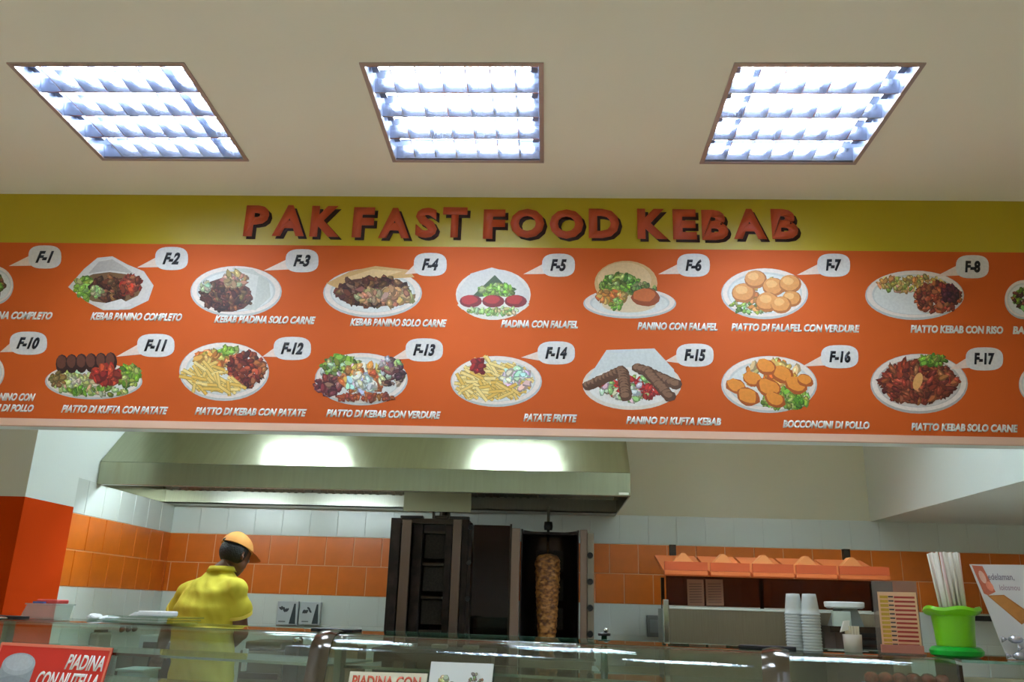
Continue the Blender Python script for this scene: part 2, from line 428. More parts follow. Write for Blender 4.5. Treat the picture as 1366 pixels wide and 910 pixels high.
def plate(f, cx, cy, rx, ry, c=WH, n=36):
    f.blob(cx, cy+1, rx, ry, tuple(q*.86 for q in c), n=n); f.blob(cx, cy-.5, rx*.97, ry*.95, (238, 226, 214), n=n); f.blob(cx, cy, rx*.86, ry*.82, tuple(q*.92 for q in c), n=n); f.blob(cx, cy+1, rx*.82, ry*.77, c, n=n)
def fries(f, cx, cy, rx, ry, n, L=13):
    for _ in range(n):
        a, r = random.uniform(0, 6.28), math.sqrt(random.random()); x, y = cx+rx*r*math.cos(a), cy+ry*r*math.sin(a)
        t = random.gauss(.35, .5); c = random.choice(FR); l = L*random.uniform(.7, 1.2); dx, dy = math.cos(t)*l/2, math.sin(t)*l/2; w2 = 1.7
        nx, ny = -math.sin(t)*w2, math.cos(t)*w2
        for k, cc in ((1.45, tuple(q*.72 for q in c)), (1, c)):
            f.poly([(x-dx+nx*k, y-dy+ny*k), (x+dx+nx*k, y+dy+ny*k), (x+dx-nx*k, y+dy-ny*k), (x-dx-nx*k, y-dy-ny*k)], cc)
def d_wrap(f, x, y):
    f.poly([(x-57, y+4), (x-36, y-20), (x-18, y-35), (x+2, y-37), (x+22, y-26), (x+44, y-17), (x+57, y+2), (x+50, y+22), (x+25, y+34), (x-10, y+35), (x-32, y+24)], (214, 210, 202))
    f.poly([(x-30, y-14), (x-16, y-30), (x+2, y-33), (x+20, y-22), (x+30, y-14), (x, y-18)], (186, 180, 172))
    f.blob(x-2, y+5, 44, 21, (120, 90, 60)); f.scat(x-34, y+6, 12, 14, 22, 5, GR); f.scat(x, y+6, 26, 15, 45, 5, BR); f.scat(x+26, y+2, 12, 13, 22, 5, KB+RD); f.scat(x-20, y+10, 7, 5, 8, 4, [(176, 205, 130)])
    f.poly([(x-8, y+26), (x+14, y+20), (x+28, y+28), (x+10, y+35), (x-14, y+33)], (226, 222, 216))
def d_pia(f, x, y):
    plate(f, x, y, 61, 34); f.poly([(x-5, y-31), (x+22, y-29), (x+44, y-12), (x+46, y+8), (x+26, y+26), (x+8, y+24)], (206, 208, 196)); f.poly([(x+6, y-26), (x+30, y-20), (x+24, y+18), (x+10, y+16)], (222, 222, 212))
    f.blob(x-12, y+6, 34, 22, (96, 56, 42), n=14, jag=.1); f.scat(x-14, y+8, 34, 17, 70, 4.5, BR); f.scat(x-2, y-14, 16, 9, 18, 5, [(196, 162, 118), (170, 128, 88)]); f.scat(x-40, y-2, 8, 10, 8, 4, [(170, 190, 150)])
def d_pan(f, x, y):
    plate(f, x, y+2, 66, 33); f.poly([(x-62, y-10), (x-30, y-26), (x+4, y-33), (x+48, y-28), (x+56, y-18), (x+20, y-16), (x-24, y-10), (x-44, y-2)], (214, 172, 112)); f.poly([(x-40, y-16), (x, y-29), (x+40, y-26), (x+20, y-20), (x-16, y-14)], (232, 200, 146))
    f.blob(x, y+2, 50, 20, (88, 52, 38)); f.scat(x, y+1, 48, 17, 80, 6, BR+[(150, 108, 78)]); f.scat(x+30, y+8, 22, 10, 24, 6, [(206, 170, 126), (182, 140, 96)]); f.scat(x-4, y+8, 16, 8, 12, 5, [(200, 160, 120)])
def d_tri(f, x, y):
    f.blob(x, y+2, 50, 34, (230, 224, 212), n=30); f.poly([(x-48, y-2), (x-30, y-26), (x-2, y-34), (x+28, y-26), (x+48, y-2), (x+48, y+14), (x, y-6), (x-48, y+12)], (214, 212, 204))
    f.poly([(x+2, y-24), (x+34, y+8), (x-34, y+10)], (60, 80, 40)); f.scat(x+4, y-2, 22, 10, 40, 4, GR); f.blob(x, y+16, 48, 12, (226, 222, 206))
    for dx in (-30, 0, 30): f.blob(x+dx, y+11, 15, 8.5, (120, 24, 24), n=14); f.blob(x+dx-2, y+9, 11, 6, (176, 44, 36), n=12, jag=.1)
    f.scat(x, y+24, 34, 5, 26, 3.5, [(180, 200, 120), (206, 214, 160), (150, 180, 90)])
def d_bun(f, x, y):
    plate(f, x+1, y+16, 62, 20); f.blob(x-4, y-10, 42, 30, (214, 176, 120), n=26); f.blob(x-6, y-14, 36, 24, (228, 196, 146), n=24); f.blob(x, y+18, 36, 11, (226, 206, 170), n=20)
    f.scat(x-12, y-8, 26, 12, 50, 5, GR); f.scat(x+20, y-2, 16, 8, 16, 4, [(90, 110, 50), (130, 150, 80)]); f.scat(x-24, y+8, 18, 8, 24, 5, FA); f.blob(x+22, y+9, 19, 12, (150, 70, 24), n=14, jag=.08); f.blob(x+20, y+6, 15, 9, (200, 104, 44), n=12, jag=.1); f.scat(x-16, y+18, 8, 6, 8, 4, GR)
def d_fal(f, x, y):
    plate(f, x, y, 58, 34); f.scat(x-16, y+16, 30, 10, 30, 4, GR); f.scat(x+4, y+4, 40, 20, 20, 5, FA)
    for dx, dy, r in ((-28, 0, 16), (-12, -18, 15), (12, -8, 15), (34, -12, 15), (36, 8, 13), (4, 12, 16), (22, 16, 14)):
        f.blob(x+dx, y+dy, r, r*.82, (176, 104, 44), n=16); f.blob(x+dx-1, y+dy-1.5, r*.88, r*.7, (222, 152, 78), n=14, jag=.05); f.blob(x+dx-3, y+dy-4, r*.5, r*.35, (238, 182, 112), n=9, jag=.1)
def d_rice(f, x, y):
    plate(f, x, y, 66, 33); f.scat(x-4, y-14, 46, 10, 70, 4, [(232, 190, 110), (210, 160, 80), (240, 206, 140), (150, 150, 70)]); f.scat(x+30, y+4, 30, 20, 90, 4.5, KB); f.scat(x+48, y-2, 12, 12, 14, 5, [(90, 40, 50), (70, 30, 44)])
def d_kuf(f, x, y):
    plate(f, x, y+8, 65, 24); f.scat(x-20, y+8, 34, 16, 60, 5, [(206, 206, 150), (190, 200, 120), (222, 220, 180)]); f.scat(x+46, y+2, 16, 14, 34, 5, GR)
    for k in range(6): f.blob(x-42+k*13, y-14-k*.6, 8.5, 13, (52, 26, 24), n=12); f.blob(x-43+k*13, y-17-k*.6, 6, 9, (104, 60, 46), n=10, jag=.1)
    f.scat(x+18, y+2, 17, 13, 28, 6, RD); f.scat(x-48, y+6, 10, 10, 12, 4, [(150, 120, 60)]); f.scat(x+6, y+22, 40, 5, 24, 4, GR+[(220, 214, 160)])
def d_kpat(f, x, y):
    plate(f, x, y, 60, 39); f.blob(x-18, y-14, 22, 13, (196, 120, 60)); f.scat(x-12, y-14, 26, 12, 22, 6, FA); f.scat(x+6, y-28, 14, 4, 10, 4, GR); f.scat(x+30, y-2, 24, 22, 70, 5, KB+[(90, 40, 36)]); fries(f, x-22, y+8, 26, 16, 60, 22); fries(f, x, y+20, 24, 8, 26, 18)
def d_kver(f, x, y):
    plate(f, x, y+2, 62, 35); f.scat(x-28, y-14, 24, 14, 44, 5, GR+[(206, 214, 190)]); f.scat(x-44, y+12, 16, 12, 30, 5, [(130, 60, 60), (96, 44, 50), (170, 110, 100)]); f.scat(x+6, y+2, 32, 18, 46, 6, FA+[(206, 110, 60), (236, 226, 206)]); f.scat(x+40, y-6, 16, 18, 36, 5, [(150, 110, 100), (90, 60, 60), (180, 190, 130), (206, 190, 180)]); f.scat(x, y+10, 18, 10, 18, 6, [(232, 230, 220)]); f.scat(x+6, y+27, 40, 4, 22, 4, [(180, 90, 50), (150, 70, 50)])
def d_fri(f, x, y):
    plate(f, x, y, 61, 34); fries(f, x-4, y-2, 44, 22, 130, 22); f.scat(x+26, y-2, 18, 14, 18, 6, [(240, 238, 224), (226, 226, 212)]); f.scat(x-24, y-20, 9, 7, 12, 5, [(150, 24, 30), (176, 34, 36)]); fries(f, x-10, y+14, 36, 8, 30, 20)
def d_pkuf(f, x, y):
    f.blob(x, y+10, 66, 34, (230, 220, 204), n=32); f.poly([(x-60, y+4), (x-34, y-36), (x+30, y-38), (x+56, y-10), (x+58, y+6), (x, y-2)], (216, 222, 218)); f.blob(x, y+13, 58, 26, (236, 234, 226), n=30)
    f.scat(x, y+14, 44, 14, 60, 5, [(206, 50, 44), (226, 222, 208), (170, 190, 110), (186, 44, 40)]); f.scat(x-2, y+24, 16, 7, 14, 5, [(176, 206, 140), (230, 230, 216)])
    for a, bb in (((x-58, y+12), (x-14, y-8)), ((x-12, y-6), (x-8, y+26)), ((x+8, y-12), (x+58, y+10)), ((x+20, y-8), (x+50, y+26))):
        for t in [i/9 for i in range(10)]: f.blob(a[0]+(bb[0]-a[0])*t, a[1]+(bb[1]-a[1])*t, 8.5, 7, (92, 62, 44), n=9, jag=.12); f.blob(a[0]+(bb[0]-a[0])*t-1, a[1]+(bb[1]-a[1])*t-2, 6, 4, (136, 100, 74), n=8, jag=.15)
def d_nug(f, x, y):
    plate(f, x, y, 64, 38); f.scat(x+24, y+20, 34, 12, 46, 5, GR); f.scat(x, y-12, 40, 18, 26, 7, FR+NG)
    for dx, dy, r in ((-44, 4, 14), (-28, 18, 16), (-22, -6, 14), (0, 6, 17), (18, -12, 16), (36, 2, 16), (8, 22, 14), (48, -4, 11), (-4, -22, 14)):
        f.blob(x+dx, y+dy, r, r*.72, (170, 84, 24), n=13, jag=.1, rot=.4); f.blob(x+dx-1, y+dy-2, r*.84, r*.56, (228, 142, 50), n=12, jag=.12, rot=.4)
def d_solo(f, x, y):
    plate(f, x, y, 65, 40, (214, 206, 196)); f.blob(x, y-2, 52, 28, (120, 44, 30)); f.scat(x, y-2, 50, 27, 170, 5, KB+[(150, 60, 40)], asp=1.8); f.scat(x+18, y-30, 18, 7, 26, 4, GR[:3]); f.blob(x-2, y-2, 6, 12, (226, 170, 100), rot=.3)
def d_side(f, x, y): plate(f, x, y, 26, 26); f.scat(x, y, 14, 14, 30, 4, BR+GR)
DISH = [((-8, 380), d_side, 'F-1', (60, 343), (12, 355), 'KEBAB PIADINA COMPLETO', (-62, 70, 421), 'edge of a plate of filled flatbread'),
 ((148, 379), d_wrap, 'F-2', (229, 345), (183, 357), 'KEBAB PANINO COMPLETO', (121, 243, 423), 'paper wrapped sandwich with salad and dark meat'),
 ((315, 388), d_pia, 'F-3', (403, 348), (352, 361), 'KEBAB PIADINA SOLO CARNE', (286, 421, 427), 'plate with folded flatbread full of brown meat'),
 ((497, 388), d_pan, 'F-4', (574, 353), (540, 366), 'KEBAB PANINO SOLO CARNE', (467, 596, 431), 'plate with long bread roll full of brown meat'),
 ((658, 391), d_tri, 'F-5', (745, 354), (698, 366), 'PIADINA CON FALAFEL', (668, 771, 433), 'white wrap with green filling and three red slices'),
 ((839, 388), d_bun, 'F-6', (925, 354), (878, 366), 'PANINO CON FALAFEL', (850, 957, 436), 'round bun with lettuce and fried balls on a plate'),
 ((1020, 391), d_fal, 'F-7', (1112, 354), (1063, 367), 'PIATTO DI FALAFEL CON VERDURE', (975, 1147, 438), 'plate heaped with golden round patties'),
 ((1220, 393), d_rice, 'F-8', (1297, 356), (1248, 369), 'PIATTO KEBAB CON RISO', (1214, 1338, 440), 'half empty white plate with rice and red meat'),
 ((1366, 399), d_side, None, None, None, 'BA', (1350, 1366, 441), 'edge of a plate cut off at the right, upper row'),
 ((-20, 496), d_side, 'F-10', (38, 458), (0, 470), 'PANINO CON', (-12, 47, 530), 'edge of a plate with yellow pieces'),
 ((125, 500), d_kuf, 'F-11', (208, 461), (155, 476), 'PIATTO DI KUFTA CON PATATE', (82, 224, 547), 'plate with dark meat rolls, salad and red tomato'),
 ((299, 495), d_kpat, 'F-12', (390, 465), (350, 476), 'PIATTO DI KEBAB CON PATATE', (260, 409, 550), 'plate of long fries with red brown meat'),
 ((482, 503), d_kver, 'F-13', (566, 467), (520, 480), 'PIATTO DI KEBAB CON VERDURE', (435, 588, 553), 'plate with mixed salad, meat and white sauce'),
 ((662, 508), d_fri, 'F-14', (742, 471), (695, 477), 'PATATE FRITTE', (698, 770, 558), 'plate of pale fries with ketchup dab'),
 ((843, 503), d_pkuf, 'F-15', (927, 474), (887, 482), 'PANINO DI KUFTA KEBAB', (835, 962, 562), 'white paper with meat strips, tomato and salad'),
 ((1026, 512), d_nug, 'F-16', (1120, 476), (1070, 489), 'BOCCONCINI DI POLLO', (1044, 1160, 567), 'plate of orange nuggets on green salad'),
 ((1226, 511), d_solo, 'F-17', (1313, 479), (1265, 493), 'PIATTO KEBAB SOLO CARNE', (1215, 1358, 571), 'plate full of reddish sliced meat'),
 ((1385, 512), d_side, None, None, None, None, None, 'edge of a plate cut off at the right, lower row')]
for (cx, cy), fn, num, bc, tip, cap, cb, lb in DISH:
    f = Flat(SM, .0004, 2e-6); random.seed(int(cx)+cy); fn(f, cx, cy); lab(f.build('dish_picture', board), 'printed '+lb)
    if num: bubble(bc[0], bc[1], tip, num, 44 if len(num) == 3 else 50, 31)
    if cap: place_text('caption', cap, m_white, plane_fit(cb[0], cb[1], cb[2]+5, cb[2]-5.5), lambda a, b_, d: SMW(a, b_, .0006+d), board, shear=.28, offset=.05, depth=.0008)
place_text('caption', 'BOCCONCINI DI POLLO', m_white, plane_fit(-60, 45, 549, 539), lambda a, b_, d: SMW(a, b_, .0006+d), board, shear=.28, offset=.05, depth=.0008)
random.seed(11)

# ================================================================== serving counter
GZ = 1.362; R_ = .06; TH = math.radians(12)
def CF(x, y, z): return cw(x, y, z)
tan_ = (-math.sin(TH), -math.cos(TH)); nor_ = (-math.cos(TH), math.sin(TH))
s0 = (-R_*math.cos(TH), GZ-R_+R_*math.sin(TH))
def G(u, s, d=0):            # on the sloping front glass: s down the slope, d outwards
    return cw(u, s0[0]+tan_[0]*s+nor_[0]*d, s0[1]+tan_[1]*s+nor_[1]*d)
def atg(px, py, d=0):
    p0 = G(0, 0, d); n = CV*nor_[0] + Vector((0, 0, nor_[1])); r = ray(px, py)
    q = EYE + r*((p0-EYE).dot(n)/r.dot(n)); e = q-p0
    return e.dot(CU), e.dot(CV*tan_[0]+Vector((0, 0, tan_[1])))
def profile(off=0, vback=.36, slope=.36, n=9):
    p = [(vback, GZ+off)]
    for i in range(n+1):
        a = math.pi/2-(math.pi/2-TH)*i/n; p.append((-(R_+off)*math.cos(a), GZ-R_+(R_+off)*math.sin(a)))
    p.append((p[-1][0]+tan_[0]*slope, p[-1][1]+tan_[1]*slope)); return p
def strip(b, u0, u1, off0, off1, vback=.36, slope=.36, nu=1, bulge=0):
    A, C = profile(off0, vback, slope), profile(off1, vback, slope)
    def ring(u, k):
        h = bulge*math.cos((k/nu-.5)*math.pi) if nu > 1 else 0
        Pn = profile(off1+h, vback, slope); return [b.V((u, *p)) for p in Pn]
    top = [ring(u0+(u1-u0)*k/nu, k) for k in range(nu+1)]
    bot = [[b.V((u0+(u1-u0)*k/nu, *p)) for p in A] for k in (0, nu)]
    m = len(A)
    for a, c in zip(top, top[1:]):
        for i in range(m-1): b.bm.faces.new((a[i], a[i+1], c[i+1], c[i]))
    for i in range(m-1):
        b.bm.faces.new((bot[0][i], bot[0][i+1], bot[1][i+1], bot[1][i]))
        b.bm.faces.new((bot[0][i], bot[0][i+1], top[0][i+1], top[0][i])); b.bm.faces.new((bot[1][i], bot[1][i+1], top[-1][i+1], top[-1][i]))
    b.bm.faces.new([bot[0][0], bot[1][0]] + [t[0] for t in top[::-1]]); b.bm.faces.new([bot[0][-1], bot[1][-1]] + [t[-1] for t in top[::-1]])
U0 = atv(-6, 822, 0)[0]; U1 = atv(443, 838, 0)[0]; U2 = atv(1034, 858, 0)[0]; U3 = atv(1273, 868, 0)[0]; U4 = U3+1.1
m_glass = glass('green_tinted_glass', (226, 240, 232), 2.0); m_edge = mat('green_glass_edge', (120, 160, 142), .15)
m_wood = mat('beige_counter_panel', (170, 152, 122), .5, noise_=.12, nscale=3, stretch=(1, 1, 14))
case = thing('display_counter', 'long glass topped serving counter with curved front glass and steel ribs', 'counter', cw(U1, 0, 0))
PB = lambda: B(CF)
PB().box((U0-1.2, .0, .0), (U4, .72, .93)).build('base_cabinet', m_wood, case)
PB().box((U0-1.22, -.17, .93), (U3, .74, .96)).build('worktop', steel, case, bevel=.003)
PB().box((U3+.004, -.17, .0), (U4, .36, GZ-.06)).build('side_cabinet', m_wood, case)
for a, c in ((U0-1.2, U0), (U0, U1), (U1, U2), (U2, U3)):
    b = PB(); strip(b, a+.004, c-.004, -.006, 0, slope=.345); b.build('curved_glass', m_glass, case, 'auto')
    PB().box((a+.004, .3605, GZ-.0062), (c-.004, .3625, GZ+.0002)).build('glass_edge', m_edge, case)
PB().box((U3+.004, -.06, GZ-.006), (U4, .36, GZ)).build('flat_glass', m_glass, case)
PB().box((U3+.004, -.0625, GZ-.0062), (U4, -.0605, GZ+.0002)).build('glass_edge', m_edge, case)
zs = atv(300, 879, .04)[1]
for a, c in ((U0-1.2, U0), (U0, U1), (U1, U2), (U2, U3)):
    PB().box((a+.03, .04, zs-.006), (c-.03, .34, zs)).build('glass_shelf', m_glass, case)
    PB().box((a+.03, .036, zs-.007), (c-.03, .0398, zs+.001)).build('shelf_trim', chrome, case)
    PB().box((a+.03, .02, zs-.105), (c-.03, .34, zs-.1)).build('glass_shelf', m_glass, case)
    PB().box((a+.03, .016, zs-.106), (c-.03, .0198, zs-.099)).build('shelf_trim', chrome, case)
m_rib = mat('rib_steel', (118, 114, 106), .16, 1)
for i, u in enumerate((U0, U1, U2)):
    w2 = .033
    b = PB(); strip(b, u-w2, u+w2, .001, .004, vback=.03, slope=.33, nu=6, bulge=.005); rb = b.build('rib', m_rib, case, 'auto')
    PB().box((u-.095, .035, GZ+.001), (u+.05, .1, GZ+.011)).build('bracket', black, rb, bevel=.002)
    b = B(); b.f = lambda x, y, z, u=u: G(u, z, y) + CU*x
    b.lathe((0, 0, 0), [(.001, .016), (.014, .016), (.018, .024), (.014, .036), (.001, .038)], 14, axis=1)
    o = None
    me = b.build('hinge_knob', black, rb, True)
    me.location = (tan_[0]*.12*CV.x+CU.x*.03, tan_[0]*.12*CV.y+CU.y*.03, tan_[1]*.12)
    PB().box((u-.012, .05, .965), (u+.012, .08, GZ-.008)).build('post', steel, rb)
    if i < 3: PB().box((u-.13, -.115, 1.215), (u+.04, -.098, 1.223)).build('hinge_bar', black, rb)
PB().box((U0-1.2, .42, .962), (U3, .66, 1.13)).build('rear_ledge', steel, case)
PB().box((U3-.004, -.07, .962), (U3+.003, .35, GZ-.012)).build('end_panel', dark_steel, case)

def FC(x0, y0, x1, y1, d=.006):   # pixel rect on front glass -> u0,u1,s0,s1
    a = atg(x0, (y0+y1)/2, d); c = atg(x1, (y0+y1)/2, d); return a[0], c[0], atg((x0+x1)/2, y0, d)[1], atg((x0+x1)/2, y1, d)[1]
# red sign with a jar
def glass_card(name, label, px, m, hgt, tilt=0):
    u0, s_0 = atg(px[0], px[2], .006); u1, s_1 = atg(px[1], px[3], .006)
    t = thing(name, label, 'sign', G((u0+u1)/2, s_0+hgt/2, .008))
    fm = lambda u, w_, d: G(u, s_0 + (s_1-s_0)*(u-u0)/(u1-u0) + w_, .008+d)
    b = B(); b.f = lambda x, y, z: fm(x, z, y); b.box((u0, -.002, 0), (u1, .002, hgt)).build('card', m, t)
    return t, fm, u0, u1
m_redc = mat('red_card', (206, 44, 26), .4); m_crd = mat('cream_card', (226, 222, 196), .5); m_wc = mat('white_card', (224, 230, 226), .4)
t, fm, u0, u1 = glass_card('counter_sign', 'red card with a jar picture reading PIADINA CON NUTELLA on the glass front', (4, 152, 857, 865), m_redc, .22)
W_ = u1-u0
def RC(a, b_, d): return fm(u0+a*W_, b_*W_, .002+d)
B(lambda x, y, z: RC(x, z, y)).box((0, 0, 0), (1, .0016, .02)).box((.985, 0, 0), (1, .0016, .7)).box((0, 0, 0), (.015, .0016, .7)).build('border', mat('pink_border', (226, 120, 90), .5), t)
f = Flat(lambda a, b_, d: RC(a+.045, b_-.06, d), .0006, 2e-5)
f.blob(.2, .55, .17, .3, (70, 34, 24), n=28); f.blob(.18, .4, .155, .1, (60, 56, 58), n=26); f.poly([(.03, .2), (.33, .2), (.33, .33), (.03, .33)], (150, 160, 162)); f.blob(.18, .33, .15, .05, (140, 150, 152), n=26); f.blob(.18, .2, .15, .075, (172, 182, 184), n=30); f.blob(.18, .19, .125, .055, (186, 196, 198), n=26)
f.poly([(.06, .44), (.3, .44), (.3, .6), (.06, .6)], (226, 222, 214)); f.build('jar_picture', t)
TW = lambda a, b_, d: RC(a, -b_, d+.0004)
place_text('lettering', 'PIADINA', m_white, (.64, .965, -.155, -.055), TW, t, .28, .03, .0006)
place_text('lettering', 'CON NUTELLA', m_white, (.43, .955, -.28, -.175), TW, t, .28, .03, .0006)
place_text('lettering', 'Piadina', m_cream, (.43, .64, -.37, -.31), TW, t, .2, .02, .0006)
t, fm2, u0b, u1b = glass_card('counter_sign', 'cream card with orange lettering low on the middle glass', (468, 571, 896, 899), m_crd, .15)
W2 = u1b-u0b
place_text('lettering', 'PIADINA CON', mat('brick_print', (196, 84, 50), .5), (.05, .93, -.17, -.04), lambda a, b_, d: fm2(u0b+a*W2, -b_*W2, .0024+d), t, 0, .03, .0006)
t, fm3, u0c, u1c = glass_card('picture_card', 'white card with pale green and brown pictures beside the cream card', (576, 659, 883, 886), m_wc, .17)
W3 = u1c-u0c
f = Flat(lambda a, b_, d: fm3(u0c+a*W3, b_*W3, .002+d), .0006, 1e-5); random.seed(3)
f.scat(.3, .35, .1, .2, 14, .04, [(196, 200, 150), (206, 206, 166)]); f.build('pale_green_picture', t); f = Flat(lambda a, b_, d: fm3(u0c+a*W3, b_*W3, .002+d), .0006, 1e-5); f.scat(.75, .3, .11, .16, 46, .022, [(150, 120, 110), (110, 90, 84), (196, 190, 180), (130, 150, 110)]); f.build('brown_flower_picture', t)
# white card standing on the rear ledge
def stand_x(px, py, Yv): return atv(px, py, Yv)

# ------------------------------------------------------------------ things on the glass
def on_glass(px, v):   # world position on the glass top along pixel column px at depth v
    lo = atv(px, 860, v); return lo[0]
# green pot
up_ = atv(1278, 868, .05)[0]; PP = cw(up_, .07, GZ)
m_gr = mat('lime_green_plastic', (118, 200, 20), .3); m_gr2 = mat('emerald_green_plastic', (14, 176, 50), .3)
pot = thing('straw_pot', 'lime green plastic flower pot with emerald saucer full of drinking straws', 'pot', PP)
def Pp(x, y, z): return PP + Vector((x, y, z))
B(Pp).lathe((0, 0, 0), [(.001, .002), (.05, .001), (.06, .006), (.062, .016), (.056, .024), (.05, .026), (.001, .026)], 36, wob=.02).build('saucer', m_gr2, pot, 'auto')
b = B(Pp); b.lathe((0, 0, 0), [(.001, .0265), (.044, .0265), (.046, .06), (.05, .098), (.054, .1), (.063, .104), (.068, .112), (.064, .12), (.054, .118), (.048, .108), (.044, .06), (.04, .034), (.001, .034)], 40)
for v in b.bm.verts:
    l = v.co-PP; a = math.atan2(l.y, l.x); k = 1+.02*math.cos(5*a+.6); v.co = PP + Vector((l.x*k, l.y*k, l.z + (.0025*math.cos(5*a+2.2) if l.z > .1 else 0)))
b.build('pot', m_gr, pot, 'auto')
m_st = [mat('white_straw', (226, 222, 208), .4), mat('pinkish_straw', (226, 196, 190), .4)]
random.seed(5)
def straw_mesh(m):
    b = B(); n = 8; r = .0032
    prof = [(r, 0), (r, .215)]
    b.lathe((0, 0, 0), [(r, 0), (r, .215), (r*.75, .215), (r*.75, .2), (.0001, .2)], n); me = bpy.data.meshes.new('drinking_straw'); b.bm.to_mesh(me); b.bm.free(); me.materials.append(m)
    for p in me.polygons: p.use_smooth = True
    return me
sm = [straw_mesh(x) for x in m_st]
used = []
for i in range(52):
    a = random.uniform(0, 6.283); rr = .027*math.sqrt(random.random()); bx, by = rr*math.cos(a)+.006, rr*math.sin(a)
    tx, ty = bx*1.35-.014+random.uniform(-.006, .006), by*1.1+random.uniform(-.006, .006)
    o = bpy.data.objects.new('drinking_straw', sm[0 if random.random() < .85 else 1]); COL.objects.link(o)
    d = Vector((tx-bx, ty-by, .2)).normalized(); o.location = Pp(bx, by, .036+random.uniform(0, .004)); o.rotation_mode = 'QUATERNION'; o.rotation_quaternion = Vector((0, 0, 1)).rotation_difference(d)
    tag(o, 'thin white plastic drinking straw in the green pot bundle', 'straw', 'straws in the green pot')
# cups
m_cup = mat('milky_plastic', (224, 232, 228), .35, alpha=.72)
def cup_mesh():
    b = B(); b.lathe((0, 0, 0), [(.0285, 0), (.0295, .0015), (.0285, .004), (.0272, .004), (.0255, .02), (.022, .05), (.020, .062), (.001, .063)], 22)
    me = bpy.data.meshes.new('plastic_cup'); b.bm.to_mesh(me); b.bm.free(); me.materials.append(m_cup)
    for p in me.polygons: p.use_smooth = True
    return me
cm = cup_mesh()
ORD = ['first', 'second', 'third', 'fourth', 'fifth', 'sixth', 'seventh', 'eighth', 'ninth', 'tenth', 'eleventh', 'twelfth', 'thirteenth', 'fourteenth', 'fifteenth', 'sixteenth', 'seventeenth', 'eighteenth']
for nm, px, v, n, g in (('left', 1062, .10, 13, 'cups in the left stack on the glass'), ('right', 1084, .08, 13, 'cups in the right stack on the glass')):
    u = atv(px, 860, v)[0]
    for k in range(n):
        o = bpy.data.objects.new('plastic_cup', cm); COL.objects.link(o); o.location = cw(u, v, GZ+.001+k*.0075 + (0.0 if nm == 'left' else 0)); o.scale = (.86, .86, .86)
        pos = 'topmost' if k == n-1 else ('lowest' if k == 0 else ORD[k]+' from the bottom')
        tag(o, f'upturned milky plastic cup, {pos} in the {nm} stack on the glass top', 'cup', g)
u = atv(1084, 860, .08)[0]
# small white cup of toothpicks
u = atv(1138, 862, .12)[0]; Q = cw(u, .12, GZ)
t = thing('toothpick_cup', 'small white cup packed with toothpicks beside the cup stacks', 'cup', Q)
fq = lambda x, y, z: Q+Vector((x, y, z))
B(fq).lathe((0, 0, 0), [(.001, .001), (.022, .001), (.024, .045), (.022, .045), (.02, .004), (.001, .004)], 20).build('cup', mat('clouded_cup', (216, 206, 190), .3, alpha=.8), t, True)
b = B(fq)
for i in range(26):
    a = random.uniform(0, 6.28); r = .014*math.sqrt(random.random()); b.tube([(r*math.cos(a), r*math.sin(a), .005), (r*1.25*math.cos(a), r*1.25*math.sin(a), .066)], .0022, 5)
o = b.build('toothpicks', mat('pale_toothpick', (236, 228, 206), .6), t); o['kind'] = 'stuff'
B(fq).prism([(-.03, .05), (-.008, .056), (-.004, .08), (-.02, .078)], 1, -.004, .004).build('paper_tip', m_white, t)
# striped card in an acrylic stand
a0 = atv(1177, 858, .1); a1 = atv(1230, 862, .1); hz = atv(1200, 790, .1)[1]
t = thing('card_stand', 'acrylic stand holding a card of twelve red and yellow sticks', 'card stand', cw((a0[0]+a1[0])/2, .1, GZ))
ac = glass('acrylic', (226, 214, 206), 1.45, .1)
ux0, ux1 = a0[0], a1[0]
PB().box((ux0-.012, .112, GZ+.002), (ux1+.004, .116, hz+.028)).box((ux0-.012, .06, GZ+.0005), (ux1+.004, .116, GZ+.0045)).build('acrylic_stand', ac, t)
PB().box((ux0, .104, GZ+.006), (ux1, .107, hz)).build('card', mat('peach_card', (236, 190, 150), .5), t)
n = 12; ch = (hz-GZ-.026)/n; f = Flat(lambda a, b_, d: cw(a, .104-d, b_), .0004, 2e-5); wd = ux1-ux0
for k in range(n):
    z = hz-.008-ch*(k+.5)
    f.poly([(ux0+wd*.05, z-ch*.3), (ux0+wd*.26, z-ch*.3), (ux0+wd*.26, z+ch*.36), (ux0+wd*.05, z+ch*.36)], (206, 164, 50)); f.poly([(ux0+wd*.27, z-ch*.05), (ux0+wd*.4, z-ch*.05), (ux0+wd*.4, z+ch*.3), (ux0+wd*.27, z+ch*.3)], (70, 60, 60))
    f.poly([(ux0+wd*.42, z-ch*.22), (ux0+wd*.95, z-ch*.22), (ux0+wd*.95, z+ch*.25), (ux0+wd*.42, z+ch*.25)], (176, 54, 44))
f.build('stick_pictures', t)
PB().box((ux0-.005, .062, GZ+.005), (ux1, .1, GZ+.024)).build('sample_pack', mat('pink_pack', (206, 130, 110), .5, alpha=.8), t)
